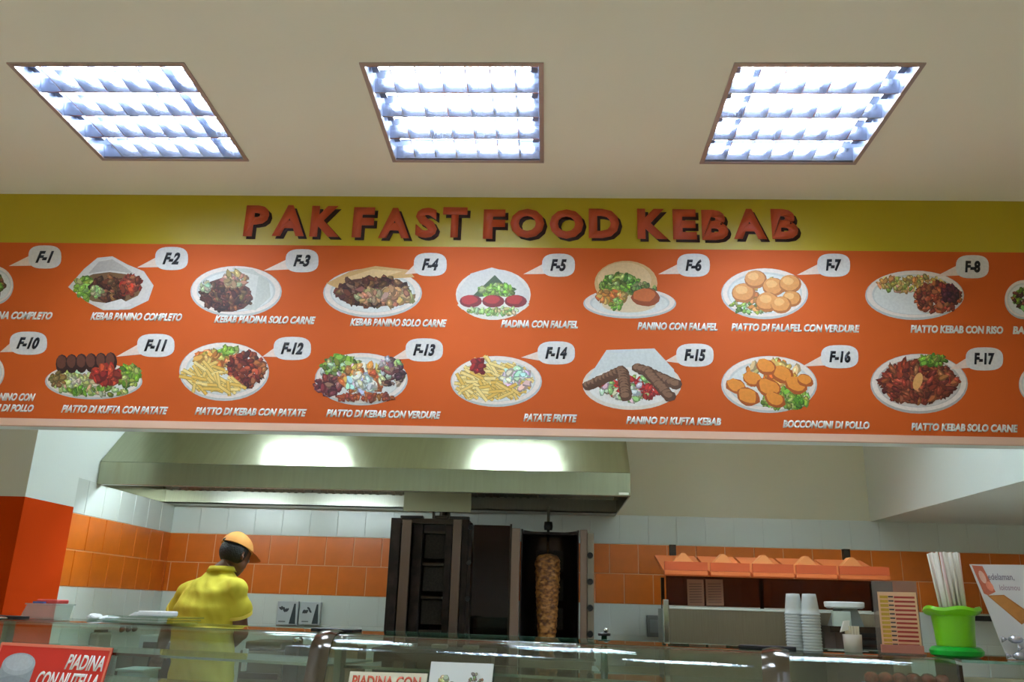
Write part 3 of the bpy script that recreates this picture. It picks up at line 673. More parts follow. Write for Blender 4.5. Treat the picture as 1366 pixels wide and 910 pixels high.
# leaning poster on the right
p0 = atv(1342, 864, .06); p1 = atv(1298, 752, .06); HP = p1[1]-GZ; lean = p1[0]-p0[0]
t = thing('poster', 'white poster with brown slab picture and purple script, leaning beside the straw pot', 'poster', cw(p0[0]+.1, .06, GZ))
def PO(a, b_, d): return cw(p0[0]+lean*(b_/HP)+a, .06+.05*b_/HP-d, GZ+.001+b_)
B(lambda x, y, z: PO(x, z, y)).box((0, -.004, 0), (.26, 0, HP)).build('board', mat('white_poster_paper', (222, 224, 226), .35), t)
f = Flat(PO, .0004, 2e-5)
f.poly([(.004, HP*.99), (.028, HP*.98), (.034, HP*.7), (.014, HP*.66), (.006, HP*.68)], (206, 110, 80)); f.blob(.018, HP*.86, .007, .016, (236, 190, 170)); f.blob(.026, HP*.76, .008, .012, (240, 150, 120))
f.poly([(.012, HP*.66), (.05, HP*.67), (.098, HP*.45), (.062, HP*.36)], (176, 112, 44)); f.poly([(.016, HP*.65), (.048, HP*.66), (.09, HP*.46), (.062, HP*.39)], (192, 128, 54))
f.build('slab_picture', t)
m_pur = mat('purple_print', (120, 110, 130), .5)
place_text('lettering', 'edelaman,', m_pur, (.03, .088, HP*.82, HP*.9), lambda a, b_, d: PO(a, b_, d+.0005), t, .3, 0, .0003)
place_text('lettering', 'lolosmou', mat('mauve_print', (160, 130, 150), .5), (.046, .092, HP*.72, HP*.78), lambda a, b_, d: PO(a, b_, d+.0005), t, .3, 0, .0003)
# foil wrapped sweets in front of it
pg = cw(p0[0]+.075, .0, GZ); random.seed(9)
m_foil = mat('silvery_wrap', (206, 208, 222), .18, .6)
for r_ in range(3):
    for k in range(4-(r_ > 1)):
        b = B(); b.ball((0, 0, 0), (.017, .012, .0095), 2)
        b.prism([(-.017, 0), (-.03, .008), (-.03, -.008)], 1, -.004, .004).prism([(.017, 0), (.03, .008), (.03, -.008)], 1, -.004, .004)
        o = b.build('wrapped_sweet', m_foil, None, True); P_ = cw(p0[0]+.02+k*.06+(.03 if r_ % 2 else 0), .02+.012*r_, GZ+.0105+r_*.0185); o.location = P_; o.rotation_euler = (0, 0, PHI)
        tag(o, ORD[k]+' silver foil wrapped sweet from the left in the '+('bottom', 'middle', 'top')[r_]+' row before the white poster', 'sweet', 'foil wrapped sweets before the poster')

# left end of the glass: clear tub, napkins, trays
u = atv(62, 822, .2)[0]; Q1 = cw(u, .2, GZ)
clear = glass('clear_plastic', (232, 236, 232), 1.45, .22)
t = thing('plastic_tub', 'clear plastic tub with red and blue packets on its lid by the orange pier', 'tub', Q1)
q1 = lambda x, y, z: Q1 + CU*x + CV*y + Vector((0, 0, z))
b = B(q1); b.prism([(-.075, .002), (.06, .002), (.07, .05), (-.05, .05)], 1, -.05, .05).build('tub', clear, t)
B(q1).box((-.055, -.055, .05), (.075, .055, .055)).build('lid', clear, t)
B(q1).box((-.03, -.03, .0555), (.065, .03, .07)).build('red_packet', mat('red_packet', (206, 70, 60), .4), t, bevel=.004)
B(q1).box((-.03, -.045, .0555), (.02, -.032, .062)).build('blue_packet', mat('blue_packet', (70, 90, 150), .4), t)
m_nap = mat('white_paper', (236, 238, 236), .8)
def crumple(px, v, sx, sy, h, seed, label):
    random.seed(seed); Q = cw(atv(px, 824, v)[0], v, GZ); b = B(); b.ball((0, 0, h*.5), (sx, sy, h*.5), 3)
    for w_ in b.bm.verts:
        k = 1+.45*noise.noise(w_.co*38+Vector((seed, 0, 0))); w_.co = Vector((w_.co.x*k, w_.co.y*k, max(.0008, w_.co.z*k)))
    o = b.build('paper_napkin', m_nap, None); o.location = Q; o.rotation_euler = (0, 0, PHI); tag(o, label, 'napkin')
crumple(124, .22, .028, .03, .026, 2, 'crumpled white napkin nearest the clear tub')
crumple(146, .24, .035, .03, .02, 4, 'flatter crumpled white napkin between the first napkin and the glass tray')
u = atv(205, 826, .2)[0]; Q2 = cw(u, .2, GZ); q2 = lambda x, y, z: Q2 + CU*x + CV*y + Vector((0, 0, z))
t = thing('glass_tray', 'stack of green glass trays near the left end of the counter', 'tray', Q2)
for k in range(3): B(q2).box((-.14+.01*k, -.09, .001+k*.009), (.12+.012*k, .09, .006+k*.009)).build('tray', m_glass, t)
o = B(q2).box((-.03, -.05, .0245), (.07, .04, .042)).build('foam_box', m_nap, None, bevel=.004); tag(o, 'white foam box lying on the stacked glass trays', 'box')
o = B(q2).prism([(-.085, .0245), (-.032, .0245), (-.036, .032), (-.06, .036)], 1, -.03, .03).build('paper_napkin', m_nap, None); tag(o, 'folded white napkin on the glass trays beside the foam box', 'napkin')

# inside the case: trays with food
m_tin = mat('dark_tray', (60, 66, 64), .35, .8); m_blue = mat('blue_tray', (40, 66, 150), .4)
ur0, ur1 = atv(1150, 900, .2)[0], atv(1266, 900, .2)[0]
t = thing('blue_tray', 'blue tray with red wrapped meat packs on the glass shelf, right end', 'tray', cw((ur0+ur1)/2, .2, zs))
PB().box((ur0, .1, zs+.001), (ur1, .3, zs+.012)).build('tray', m_blue, t, bevel=.003)
random.seed(12)
k = 0
while ur0+.02+k*.034 < ur1-.01:
    uu = ur0+.02+k*.034
    o = PB().ball((uu, .16, zs+.03), (.02, .06, .018), 2).build('meat_pack', mat('red_wrapped_meat', (206, 80, 72), .15, noise_=.3, nscale=60), t, True); k += 1
for i, (pa, pb, nm, lb, c1) in enumerate(((500, 560, 'salad_tray', 'dark tray of shredded lettuce on the middle glass shelf', [(110, 140, 60), (150, 176, 90)]),
      (600, 660, 'tomato_tray', 'dark tray of red sliced tomato on the middle glass shelf', [(170, 40, 30), (150, 30, 26)]),
      (690, 760, 'onion_tray', 'dark tray of pale sliced onion on the middle glass shelf', [(206, 190, 190), (180, 150, 160)]))):
    a, c = atv(pa, 905, .2)[0], atv(pb, 905, .2)[0]; zz = zs-.1
    t = thing(nm, lb, 'tray', cw((a+c)/2, .2, zz))
    b = PB(); b.box((a, .06, zz+.001), (c, .3, zz+.004)); b.box((a, .06, zz+.004), (a+.004, .3, zz+.03)).box((c-.004, .06, zz+.004), (c, .3, zz+.03)).box((a+.004, .06, zz+.004), (c-.004, .064, zz+.03)).box((a+.004, .296, zz+.004), (c-.004, .3, zz+.03)); b.build('tray', m_tin, t)
    b = PB()
    for _ in range(60): b.ball((random.uniform(a+.02, c-.02), random.uniform(.09, .28), zz+random.uniform(.012, .03)), (random.uniform(.008, .016), random.uniform(.004, .01), random.uniform(.004, .007)), 1)
    o = b.build('filling', mat(nm+'_food', c1[0], .5, rgb2=c1[1], nscale=50), t); o['kind'] = 'stuff'
# bottle and card on the rear ledge
ub = atv(806, 850, .5)[0]; Q3 = cw(ub, .5, 1.13)
t = thing('sauce_bottle', 'dark green bottle with chrome ball stopper behind the middle glass', 'bottle', Q3)
q3 = lambda x, y, z: Q3+Vector((x, y, z))
zt = atv(806, 840, .5)[1]-1.13
B(q3).lathe((0, 0, 0), [(.001, .001), (.022, .001), (.024, .01), (.024, .1), (.012, .14), (.009, zt-.02), (.001, zt-.02)], 20).build('bottle', mat('dark_green_bottle', (40, 70, 50), .1), t, True)
B(q3).lathe((0, 0, 0), [(.0205, zt-.0195), (.021, zt-.012), (.01, zt-.01), (.001, zt-.0095)], 16).build('collar', black, t, True)
B(q3).ball((.006, 0, zt-.002), .0085, 2).build('stopper', chrome, t, True)
a = atv(790, 900, .46)[0]; c = atv(832, 900, .46)[0]; zc = atv(800, 889, .46)[1]
o = PB().prism([(a, 1.131), (c+.04, 1.131), (c, 1.17), (a+.012, zc), (a, zc)], 1, .455, .46).build('paper_card', m_wc, None); tag(o, 'white slanted paper card standing behind the middle glass', 'card')

# ================================================================== kitchen
def rc(x0, y0, x1, y1, Y):
    xm, ym = (x0+x1)/2, (y0+y1)/2
    return at(x0, ym, 1, Y).x, at(x1, ym, 1, Y).x, at(xm, y1, 1, Y).z, at(xm, y0, 1, Y).z
# ---- hood
HY0 = 4.97; hr = at(841, 650, 1, HY0).x; HB = at(841, 662, 1, HY0).z; HL = at(841, 631, 1, HY0).z
ht = at(165, 566, 1, 5.27); XH = XL+.004; ZH = 3.0; sl = (ht.z-HL)/(5.27-HY0); YHt = HY0+(ZH-HL)/sl
hood = thing('extractor_hood', 'long brushed steel extractor hood over the back counter', 'hood', (-1, HY0, HB))
t_ = .008
B().box((XH, HY0, HB), (hr, HY0+t_, HL)).build('front_lip', steel_h, hood, bevel=.002)
b = B(); b.prism([(HY0, HL+.001), (HY0+t_, HL+.001), (YHt+t_, ZH), (YHt, ZH)], 0, XH, hr); b.build('sloping_panel', steel_h, hood)
b = B(); b.prism([(HY0+t_, HB), (HY0+t_, HL), (YHt+t_, ZH), (YB-.012, ZH), (YB-.012, HB)], 0, hr-t_, hr); b.build('side_panel', steel_h, hood)
b = B(); b.prism([(HY0+t_, HB), (HY0+t_, HL), (YHt+t_, ZH), (YB-.012, ZH), (YB-.012, HB)], 0, XH, XH+t_); b.build('side_panel', steel_h, hood)
B().box((XH, YHt, ZH), (hr, YB-.012, ZH+.01)).build('top_panel', steel_h, hood)
B().box((XH+t_, HY0+t_, HB+.002), (hr-t_, HY0+.06, HB+.012)).box((XH+t_, YB-.2, HB-.0), (hr-t_, YB-.19, HB+.09)).box((XH+t_, YB-.2, HB), (hr-t_, YB-.012, HB+.008)).build('grease_gutter', steel, hood)
fy0, fy1, fz0, fz1 = YB-.2, HY0+.35, HB+.1, HB+.45
nf = 6; fw = (hr-XH-.04)/nf
for k in range(nf):
    x0 = XH+.02+k*fw; b = B(); b.prism([(fy0, fz0), (fy0-.02, fz0-.01), (fy1-.02, fz1-.01), (fy1, fz1)], 0, x0, x0+fw-.01); fo = b.build('baffle_filter', steel, hood)
    b = B()
    for j in range(9):
        xx = x0+.03+j*(fw-.06)/9; e = .005
        b.prism([(fy0-.02, fz0-.01), (fy0-.03, fz0-.016), (fy1-.03, fz1-.016), (fy1-.02, fz1-.01)], 0, xx, xx+.02)
    b.build('baffle', steel, fo)
x0, x1, z0, z1 = rc(828, 657, 841, 662, HY0-.002); B().box((x0-.01, HY0-.003, HB+.006), (hr-.01, HY0-.0003, HB+.02)).build('maker_plate', mat('pale_plate', (226, 226, 206), .4), hood)
x0, x1, z0, z1 = rc(538, 662, 628, 694, 5.3); B().box((x0, 5.3, HB-.08), (x1, 5.31, HB+.12)).build('drop_plate', mat('cream_steel', (176, 176, 146), .4, .6), hood)
for xx in (-2.3, -1.5):
    lp = B().box((xx-.3, HY0+.07, HB+.05), (xx+.3, HY0+.13, HB+.085)).build('lamp_holder', steel, hood)
    B().tube([(xx-.27, HY0+.1, HB+.035), (xx+.27, HY0+.1, HB+.035)], .012, 8).build('hood_lamp', mat('hood_tube', (222, 242, 250), .4, emit=HOODL), lp, True)
# ---- back counter
CT = .92
t = thing('back_counter', 'steel back counter along the tiled wall under the hood', 'counter', (-1, 5.7, 0))
B().box((XL+.02, 5.2, .1), (.62, YB-.012, CT-.04)).build('cabinet', steel, t); B().box((XL+.02, 5.16, CT-.04), (.64, YB-.012, CT)).build('worktop', steel, t, bevel=.003)
for k in range(5):
    xx = XL+.06+k*.65; B().box((xx, 5.18, .16), (xx+.6, 5.198, CT-.08)).build('door', steel_h, t, bevel=.002)
t = thing('prep_counter', 'steel prep counter standing below the orange roofed display', 'counter', (1.3, 5.4, 0))
B().box((.68, 5.0, .1), (3.2, YB-.012, 1.0)).build('cabinet', steel, t); B().box((.67, 4.98, 1.0), (3.22, YB-.012, 1.03)).build('worktop', steel, t, bevel=.003)
# ---- doner grills
def grill(name, label, px, py_top, Y, kind):
    x0, x1, _, zt = rc(px[0], py_top, px[1], py_top+2, Y); g = thing(name, label, 'kebab grill', ((x0+x1)/2, Y+.25, CT)); cx = (x0+x1)/2; zb = CT+.2
    B().box((x0+.01, Y, CT+.001), (x1-.01, YB-.06, zb)).build('base', steel, g, bevel=.004)
    return g, x0, x1, zt, cx, zb
g, x0, x1, zt, cx, zb = grill('kebab_grill', 'empty dark kebab grill with four burner panels, left of the meat spit', (522, 626), 692, 5.35, 1)
w_ = x1-x0
def bx(nm, m, a, c, ya, yb, za, zz, **k): return B().box((x0+a*w_, 5.35+ya, za), (x0+c*w_, 5.35+yb, zz)).build(nm, m, g, **k)
bx('side_panel', sooty, .0, .13, .0, .45, zb, zt, bevel=.003); m_gt = mat('stained_steel', (122, 104, 94), .35, .9)
bx('side_trim', m_gt, .15, .27, -.01, .03, zb, zt-.01, bevel=.003)
bx('inner_post', sooty, .29, .4, .04, .1, zb, zt-.02); bx('inner_post', sooty, .7, .78, .04, .1, zb, zt-.02)
bx('side_trim', m_gt, .80, .91, -.01, .03, zb, zt, bevel=.003); bx('side_panel', sooty, .92, 1.0, .0, .45, zb, zt, bevel=.003)
bx('back_panel', sooty, .13, .92, .40, .44, zb, zt); bx('top_rail', dark_steel, .13, .92, .0, .1, zt-.03, zt)
hb = (zt-.06-zb)/4
for k in range(4):
    za = zb+.02+k*hb; o = bx('burner', mat('burner_mesh', (58, 50, 44), .7, .3, noise_=.3, nscale=80), .42, .69, .1, .16, za, za+hb-.05, bevel=.004)
    B().box((x0+.42*w_, 5.35+.05, za+hb-.045), (x0+.69*w_, 5.35+.1, za+hb-.03)).build('burner_rail', dark_steel, o)
for k in range(4):
    z = zt-.05-k*(zt-zb)/4; B().lathe((x1+.012, 5.34, z), [(.001, -.02), (.014, -.02), (.016, .0), (.001, .0)], 12, axis=1).build('knob', black, g)
B().box((x1+.002, 5.35, zb), (x1+.02, 5.4, zt-.02)).build('control_strip', sooty, g)
mx = at(590, 680, 1, 5.34).x
b = B(); b.lathe((mx, 5.34+.12, zt), [(.06, .001), (.06, .02), (.03, .03), (.028, .1), (.015, .12), (.012, .2), (.001, .2)], 16); o = b.build('motor', dark_steel, g, 'auto')
B().box((mx-.06, 5.34, zt+.001), (mx-.05, 5.4, zt+.08)).box((mx+.035, 5.34, zt+.001), (mx+.045, 5.4, zt+.08)).box((mx-.045, 5.35, zt+.004), (mx+.03, 5.36, zt+.02)).build('motor_bracket', dark_steel, g)
B().box((x0+.06, 5.33, zt+.001), (x0+.2, 5.4, zt+.014)).build('top_catch', black, g); B().box((x1-.12, 5.33, zt+.001), (x1-.0, 5.4, zt+.016)).build('top_catch', black, g)
smoked = glass('smoked_glass', (120, 84, 78), 1.4)
xs0 = at(630, 760, 1, 5.36).x; xs1 = at(679, 760, 1, 5.36).x
b = B(); b.box((xs0, 5.365, zb), (xs1, 5.371, zt-.03)).build('smoked_glass_shield', smoked, g)
B().box((xs1, 5.36, zb), (xs1+.012, 5.376, zt-.02)).build('shield_edge', dark_steel, g)
# grill with meat
g, x0, x1, zt, cx, zb = grill('kebab_grill', 'kebab grill roasting a meat cone on its vertical spit', (683, 786), 706, 5.35, 2)
w_ = x1-x0
bx('side_trim', mat('rusty_steel', (150, 128, 116), .4, .8), .0, .11, -.01, .03, zb, zt, bevel=.003); bx('side_trim', mat('rusty_steel'), .885, .975, -.01, .03, zb, zt, bevel=.003)
xa, xb = x0+.12*w_, x0+.87*w_; cxx = (xa+xb)/2; rr = (xb-xa)/2
b = B(); n = 16; pr = []
for rad in (rr, rr-.008):
    pr.append([(cxx+rad*math.cos(a), 5.38+rad*1.25*math.sin(a)) for a in [math.pi*i/n for i in range(n+1)]])
vo = [[b.V((x, y, z)) for x, y in pr[0]] for z in (zb, zt)]; vi = [[b.V((x, y, z)) for x, y in pr[1]] for z in (zb, zt)]
for i in range(n):
    b.bm.faces.new((vo[0][i], vo[0][i+1], vo[1][i+1], vo[1][i])); b.bm.faces.new((vi[0][i], vi[1][i], vi[1][i+1], vi[0][i+1])); b.bm.faces.new((vo[1][i], vo[1][i+1], vi[1][i+1], vi[1][i])); b.bm.faces.new((vo[0][i], vi[0][i], vi[0][i+1], vo[0][i+1]))
for k in (0, n): b.bm.faces.new((vo[0][k], vo[1][k], vi[1][k], vi[0][k]))
b.build('curved_heat_shield', mat('dark_heat_shield', (60, 50, 46), .3, .9), g, 'auto')
b = B(); b.prism([(cxx+(rr-.012)*math.cos(a), 5.38+(rr-.012)*1.2*math.sin(a)) for a in [math.pi*i/n for i in range(n+1)]], 2, zt-.03, zt-.015); b.build('top_plate', sooty, g)
for k in range(4):
    za = zb+.03+k*(zt-zb-.1)/4; B().box((cxx-.09, 5.38+rr*1.02, za), (cxx+.09, 5.38+rr*1.06, za+.13)).build('burner', mat('burner_mesh'), g)
kx = at(730, 800, 1, 5.42).x; kz0 = CT+.26; kz1 = at(730, 739, 1, 5.42).z; ky = 5.42
B().tube([(kx, ky, zb), (kx, ky, at(730, 676, 1, ky).z)], .009, 10).build('spit', chrome, g, True)
B().lathe((kx, ky, zt+.02), [(.001, -.02), (.025, -.02), (.028, 0), (.025, .03), (.001, .03)], 14).build('spit_collar', black, g, True)
B().lathe((kx, ky, kz0-.02), [(.001, 0), (.12, 0), (.12, .01), (.001, .01)], 24).build('drip_plate', steel, g)
for k in range(4):
    z = at(780, (741, 776, 811, 846)[k], 1, 5.33).z; B().lathe((x1+.004, 5.33, z), [(.001, -.025), (.017, -.025), (.02, .0), (.001, .0)], 14, axis=1).build('knob', black, g)
B().box((x0+.985*w_-.004, 5.333, zb), (x1+.028, 5.38, zt-.02)).build('control_strip', mat('warm_steel', (150, 140, 126), .4, .8), g)
b = B(); random.seed(4); prof = []
for i in range(70):
    f_ = i/69; r = .035+.043*math.sin(min(1, f_*1.15)*1.57) if f_ < .8 else .078
    r = .040 + .040*(f_**.6); 
    if f_ > .9: r *= math.sqrt(max(0, 1-((f_-.9)/.1)**2))*.75+.25
    prof.append((r, kz0+f_*(kz1-kz0)))
b.lathe((kx, ky, 0), prof, 48)
for v in b.bm.verts:
    l = Vector((v.co.x-kx, v.co.y-ky, 0)); q = Vector((v.co.x*26, v.co.y*26, v.co.z*70)); k = 1+.13*noise.noise(q)+.05*noise.noise(q*2.7); v.co.x = kx+l.x*k; v.co.y = ky+l.y*k
o = b.build('kebab_meat', mat('roasted_meat', (178, 118, 56), .5, rgb2=(92, 48, 20), nscale=34, bump=.6, stretch=(1, 1, 1.6)), None, True)
tag(o, 'golden brown cone of stacked meat roasting on the vertical spit', 'meat')

# ---- wall switches and sockets
m_sock = mat('pale_grey_plate', (196, 202, 204), .4); m_dk = mat('dark_grey_print', (56, 62, 64), .5)
def plate_box(px, Y, label, name='wall_dispenser', mark='a', body=m_sock):
    x0, x1, z0, z1 = rc(*px, Y); t = thing(name, label, 'wall box', ((x0+x1)/2, YB-.012, z0)); w_, h_ = x1-x0, z1-z0
    B().box((x0, Y, z0), (x1, YB-.0105, z1)).build('housing', body, t, bevel=.004)
    if mark == 'sq':
        fl = Flat(lambda a, b_, d: Vector((x0+a*w_, Y-d, z0+b_*h_)), .0012, 2e-5)
        fl.poly([(.62, .05), (.93, .05), (.88, .9), (.8, .9)], (56, 66, 70)); random.seed(int(px[0]))  # dark wedge: a shadow painted on the box face, beside the squiggle print
        for k in range(5): fl.blob(.18+.08*k, .62+random.uniform(-.12, .12), .05, .1, (70, 76, 80), rot=random.uniform(-1, 1), n=8)
        fl.poly([(.12, .12), (.45, .12), (.45, .17), (.12, .17)], (120, 126, 128)); fl.build('mark_and_painted_shadow', t)
    if mark == 'sk':
        B().box((x0+.2*w_, Y-.004, z0+.2*h_), (x1-.2*w_, Y-.0002, z1-.2*h_)).build('socket_insert', mat('grey_insert', (150, 156, 154), .4), t)
    return t
plate_box((369, 802, 397, 834), YB-.05, 'pale grey wall box with squiggle mark, nearer the man', mark='sq')
plate_box((400, 803, 427, 834), YB-.05, 'pale grey wall box with squiggle mark, nearer the kebab grills', mark='sq')
plate_box((654, 808, 674, 836), YB-.03, 'grey wall socket seen through the smoked glass shield', 'wall_socket', 'sk', mat('grey_socket', (130, 134, 128), .5))
plate_box((863, 821, 884, 850), YB-.03, 'grey wall socket left of the orange roofed display', 'wall_socket', 'sk', mat('grey_socket'))
# soap dispenser and hooks on the left wall
yy = at(132, 850, 0, XL+.03).y; zz = at(132, 853, 0, XL+.03).z
t = thing('soap_dispenser', 'small grey beige soap dispenser on the left tiled wall', 'dispenser', (XL+.011, yy, zz))
B().box((XL+.0105, yy-.08, zz-.06), (XL+.07, yy+.08, zz+.04)).build('tank', mat('grey_beige_plastic', (166, 164, 150), .4), t, bevel=.012)
B().box((XL+.02, yy-.05, zz+.0405), (XL+.06, yy+.04, zz+.055)).build('lid', dark_steel, t)
for k in range(3):
    y_ = yy+.3+k*.085; o = B().lathe((XL+.011, y_, zz+.05), [(.001, 0), (.02, .0), (.018, .015), (.001, .03)], 12, axis=0).build('wall_hook', black, None, True)
    tag(o, ('nearest', 'middle', 'farthest')[k]+' small round black hook of the row of three on the left wall', 'hook', 'black hooks on the left wall')
# ---- appliances left of the man
x0, x1, z0, z1 = rc(183, 848, 246, 897, 5.58)
t = thing('microwave', 'white microwave with dark door window behind the man on the left', 'microwave', ((x0+x1)/2, 5.5, CT)); z0 = CT+.001
B().box((x0, 5.58, z0), (x1, 5.98, z1)).build('body', mat('appliance_white', (196, 212, 214), .4), t, bevel=.006)
B().box((x0+.035, 5.565, z0+.05), (x0+.035+(x1-x0)*.72, 5.5795, z1-.04)).build('door_window', mat('dark_window', (44, 48, 46), .15), t)
B().box((x0+.05, 5.56, z0+.02), (x0+.2, 5.5795, z0+.035)).build('handle', chrome, t)
for nm, px, Y, c, lb, ct in (('food_container', (152, 893, 190, 915), 4.9, (160, 196, 196), 'pale blue plastic food container with lid at the left window of the case', 'container'),
                      ('metal_tub', (152, 873, 178, 893), 5.3, (90, 96, 94), 'dark grey metal tub beside the white microwave', 'tub')):
    x0, x1, z0, z1 = rc(*px, Y); t = thing(nm, lb, ct, ((x0+x1)/2, Y+.1, z0))
    zb_ = CT+.001 if Y > 5.1 else z0
    B().box((x0+.008, Y+.008, zb_), (x1-.008, Y+.22, z1-.012)).build('body', mat(nm+'_m', c, .4), t, bevel=.006); B().box((x0, Y, z1-.0115), (x1, Y+.228, z1)).build('lid', mat(nm+'_l', tuple(q+20 for q in c), .4), t, bevel=.002)
    if Y < 5.1: 
        tt = thing('side_table', 'steel side table under the pale blue food container', 'table', ((x0+x1)/2, Y+.1, 0)); B().box((x0-.25, Y-.1, z0-.03), (x1+.02, Y+.24, z0-.0005)).build('tabletop', steel, tt)
        for sx in (x0-.24, x1-.01):
            for sy in (Y-.08, Y+.2): B().box((sx, sy, 0), (sx+.025, sy+.025, z0-.031)).build('leg', steel, tt)
# ---- appliances right of the man
def appl(name, label, cat, px, Y, dp, m, parts=(), zb=CT):
    x0, x1, z0, z1 = rc(*px, Y); t = thing(name, label, cat, ((x0+x1)/2, Y+dp/2, zb)); B().box((x0, Y, zb+.001), (x1, Y+dp, z1)).build('body', m, t, bevel=.006)
    for nm, a, c, za, zz, mm, dd in parts:
        B().box((x0+a*(x1-x0), Y-dd, z1-(z1-z0)*zz), (x0+c*(x1-x0), Y-.0005, z1-(z1-z0)*za)).build(nm, mm, t, bevel=.002)
    return t, x0, x1, z1
t, x0, x1, z1 = appl('contact_grill', 'grey brown contact grill just right of the man', 'grill', (318, 868, 376, 908), 5.3, .4, mat('grey_brown_steel', (120, 112, 96), .4, .7), (('front_tray', .05, .95, .75, .95, dark_steel, .02), ('handle', .1, .2, -.05, .7, white_pl, .03)))
B().box((x0+.02, 5.32, z1+.004), (x1-.02, 5.66, z1+.05)).build('lid', mat('grey_brown_steel'), t, bevel=.01)
t, x0, x1, z1 = appl('coffee_grinder', 'black upright grinder with chrome cap between contact grill and brown box', 'grinder', (378, 862, 398, 908), 5.25, .25, black, (('front_plate', .2, .8, .2, .5, dark_steel, .01),))
B().lathe(((x0+x1)/2, 5.36, z1), [(.03, .001), (.035, .03), (.028, .05), (.001, .05)], 14).build('cap', chrome, t, True)
m_card = mat('brown_cardboard', (156, 132, 100), .8, noise_=.1, nscale=8)
x0, x1, z0, z1 = rc(434, 862, 476, 912, 5.2)
t = thing('cardboard_box', 'brown cardboard box seen behind the left steel rib of the counter', 'box', ((x0+x1)/2, 5.3, CT)); B().box((x0, 5.2, CT+.001), (x1, 5.45, z1)).build('carton', m_card, t)
B().prism([(5.2, z1+.0005), (5.14, z1+.03), (5.143, z1+.033), (5.205, z1+.0035)], 0, x0, x1).build('flap', m_card, t); B().box(((x0+x1)/2-.02, 5.197, z1-.15), ((x0+x1)/2+.02, 5.1995, z1)).build('tape', mat('tan_tape', (180, 160, 120), .3), t)
# griddle in front of the empty grill
t, x0, x1, z1 = appl('griddle', 'low black topped griddle before the empty kebab grill', 'griddle', (497, 872, 655, 905), 4.7, .36, dark_steel, (('control_panel', .0, 1.0, .45, .95, mat('green_black_enamel', (36, 48, 42), .3), .008),), zb=.9)
B().box((x0-.01, 4.695, z1+.0005), (x1+.01, 5.07, z1+.02)).build('hot_plate', black, t, bevel=.003)
for k in range(3): B().box((x0+.12+k*.17, 4.8, z1+.0205), (x0+.2+k*.17, 4.92, z1+.04)).build('meat_press', steel, t, bevel=.003)
B().box((x0+.02, 4.73, .0), (x1-.02, 5.03, .899)).build('stand', steel, t)
t, x0, x1, z1 = appl('drawer_unit', 'steel drawer unit with black knobs below the meat spit', 'drawer unit', (692, 881, 792, 915), 4.75, .36, steel, (), zb=.0)
B().box((x0-.01, 4.74, z1+.0005), (x1+.01, 5.12, z1+.012)).build('top_edge', chrome, t)
for k in range(3):
    za = z1-.06-k*.3; o = B().box((x0+.015, 4.735, za-.24), (x1-.015, 4.7495, za+.02)).build('drawer', steel_h, t, bevel=.003)
    B().lathe(((x0+x1)/2-.03, 4.7345, za-.03), [(.001, -.03), (.016, -.03), (.014, .0), (.001, .0)], 12, axis=1).build('knob', black, o)
x0, x1, z0, z1 = rc(686, 876, 696, 910, 4.7)
# ---- orange roofed display on the right
YR = 5.15
x0, x1, _, _ = rc(893, 812, 1186, 850, YR); zp1 = at(1000, 815, 1, YR).z; zr0 = at(1030, 771, 1, YR).z; zr1 = at(1030, 753, 1, YR).z
t = thing('food_display', 'steel and glass topping display roofed with orange awning pieces', 'display', ((x0+x1)/2, YR+.2, 1.03))
B().box((x0, YR, 1.031), (x1+.1, YR+.02, zp1)).build('front_panel', steel, t, bevel=.003)
B().box((x0, YR-.006, zp1+.0005), (x1+.1, YR+.03, zp1+.012)).build('front_rail', mat('pale_rail', (206, 208, 196), .4), t)
B().box((x0-.035, YR-.02, 1.031), (x0-.003, YR+.03, zp1+.05)).build('corner_post', chrome, t, bevel=.004)
B().box((x0, YR+.021, 1.031), (x0+.01, YR+.5, zp1)).box((x1+.09, YR+.021, 1.031), (x1+.1, YR+.5, zp1)).box((x0, YR+.5, 1.031), (x1+.1, YR+.51, zp1)).build('side_panel', steel, t)
for xx in (x0+.01, (x0+x1)/2, x1+.06): B().box((xx, YR+.4, zp1+.001), (xx+.02, YR+.42, zr0)).build('roof_post', dark_steel, t)
B().box((x0+.0, YR+.1, zp1+.02), (x1+.08, YR+.104, zr0-.0)).build('glass_screen', glass('brown_glass', (150, 120, 110), 1.4), t)
B().box((x0+.02, YR+.03, zp1-.04), (x1+.08, YR+.49, zp1-.03)).build('inner_shelf', dark_steel, t)
m_aw = mat('orange_awning', (232, 120, 60), .5); m_aw2 = mat('dark_orange_awning', (206, 88, 40), .5)
edges = [884, 945, 1001, 1059, 1116, 1186]; xe = [at(e, 762, 1, YR).x for e in edges]
for k in range(5):
    a, c = xe[k]+.008, xe[k+1]-.008; zz = zr0
    b = B(); v = []
    b.prism([(YR-.02, zr0), (YR-.005, zr0-.004), (YR+.44, zr1+.05), (YR+.43, zr1+.062), (YR-.02, zr0+.018)], 0, a, c); rf = b.build('awning_piece', m_aw, t)
    B().box((a, YR-.026, zr0+.028), (c, YR-.012, zr1)).build('awning_rail', m_aw2, rf); B().box((a+.0, YR-.03, zr0+.005), (c, YR-.0205, zr0+.026)).build('awning_lip', m_aw, rf)
    px = (911, 964, 1018, 1075, 1135)[k]; xm = at(px, 750, 1, YR).x
    b = B(); b.prism([(xm-.058, zr1+.001), (xm-.03, zr1+.03), (xm-.01, zr1+.05), (xm+.01, zr1+.05), (xm+.03, zr1+.03), (xm+.058, zr1+.001)], 1, YR-.02, YR+.05); b.build('awning_crest', mat('light_orange_awning', (240, 150, 86), .5), rf)
for px_ in (902, 1140):
    xm = at(px_, 742, 1, YR+.3).x; B().box((xm-.02, YR+.43, zr1+.06), (xm+.02, YR+.47, zr1+.13)).build('hook', dark_steel, t)
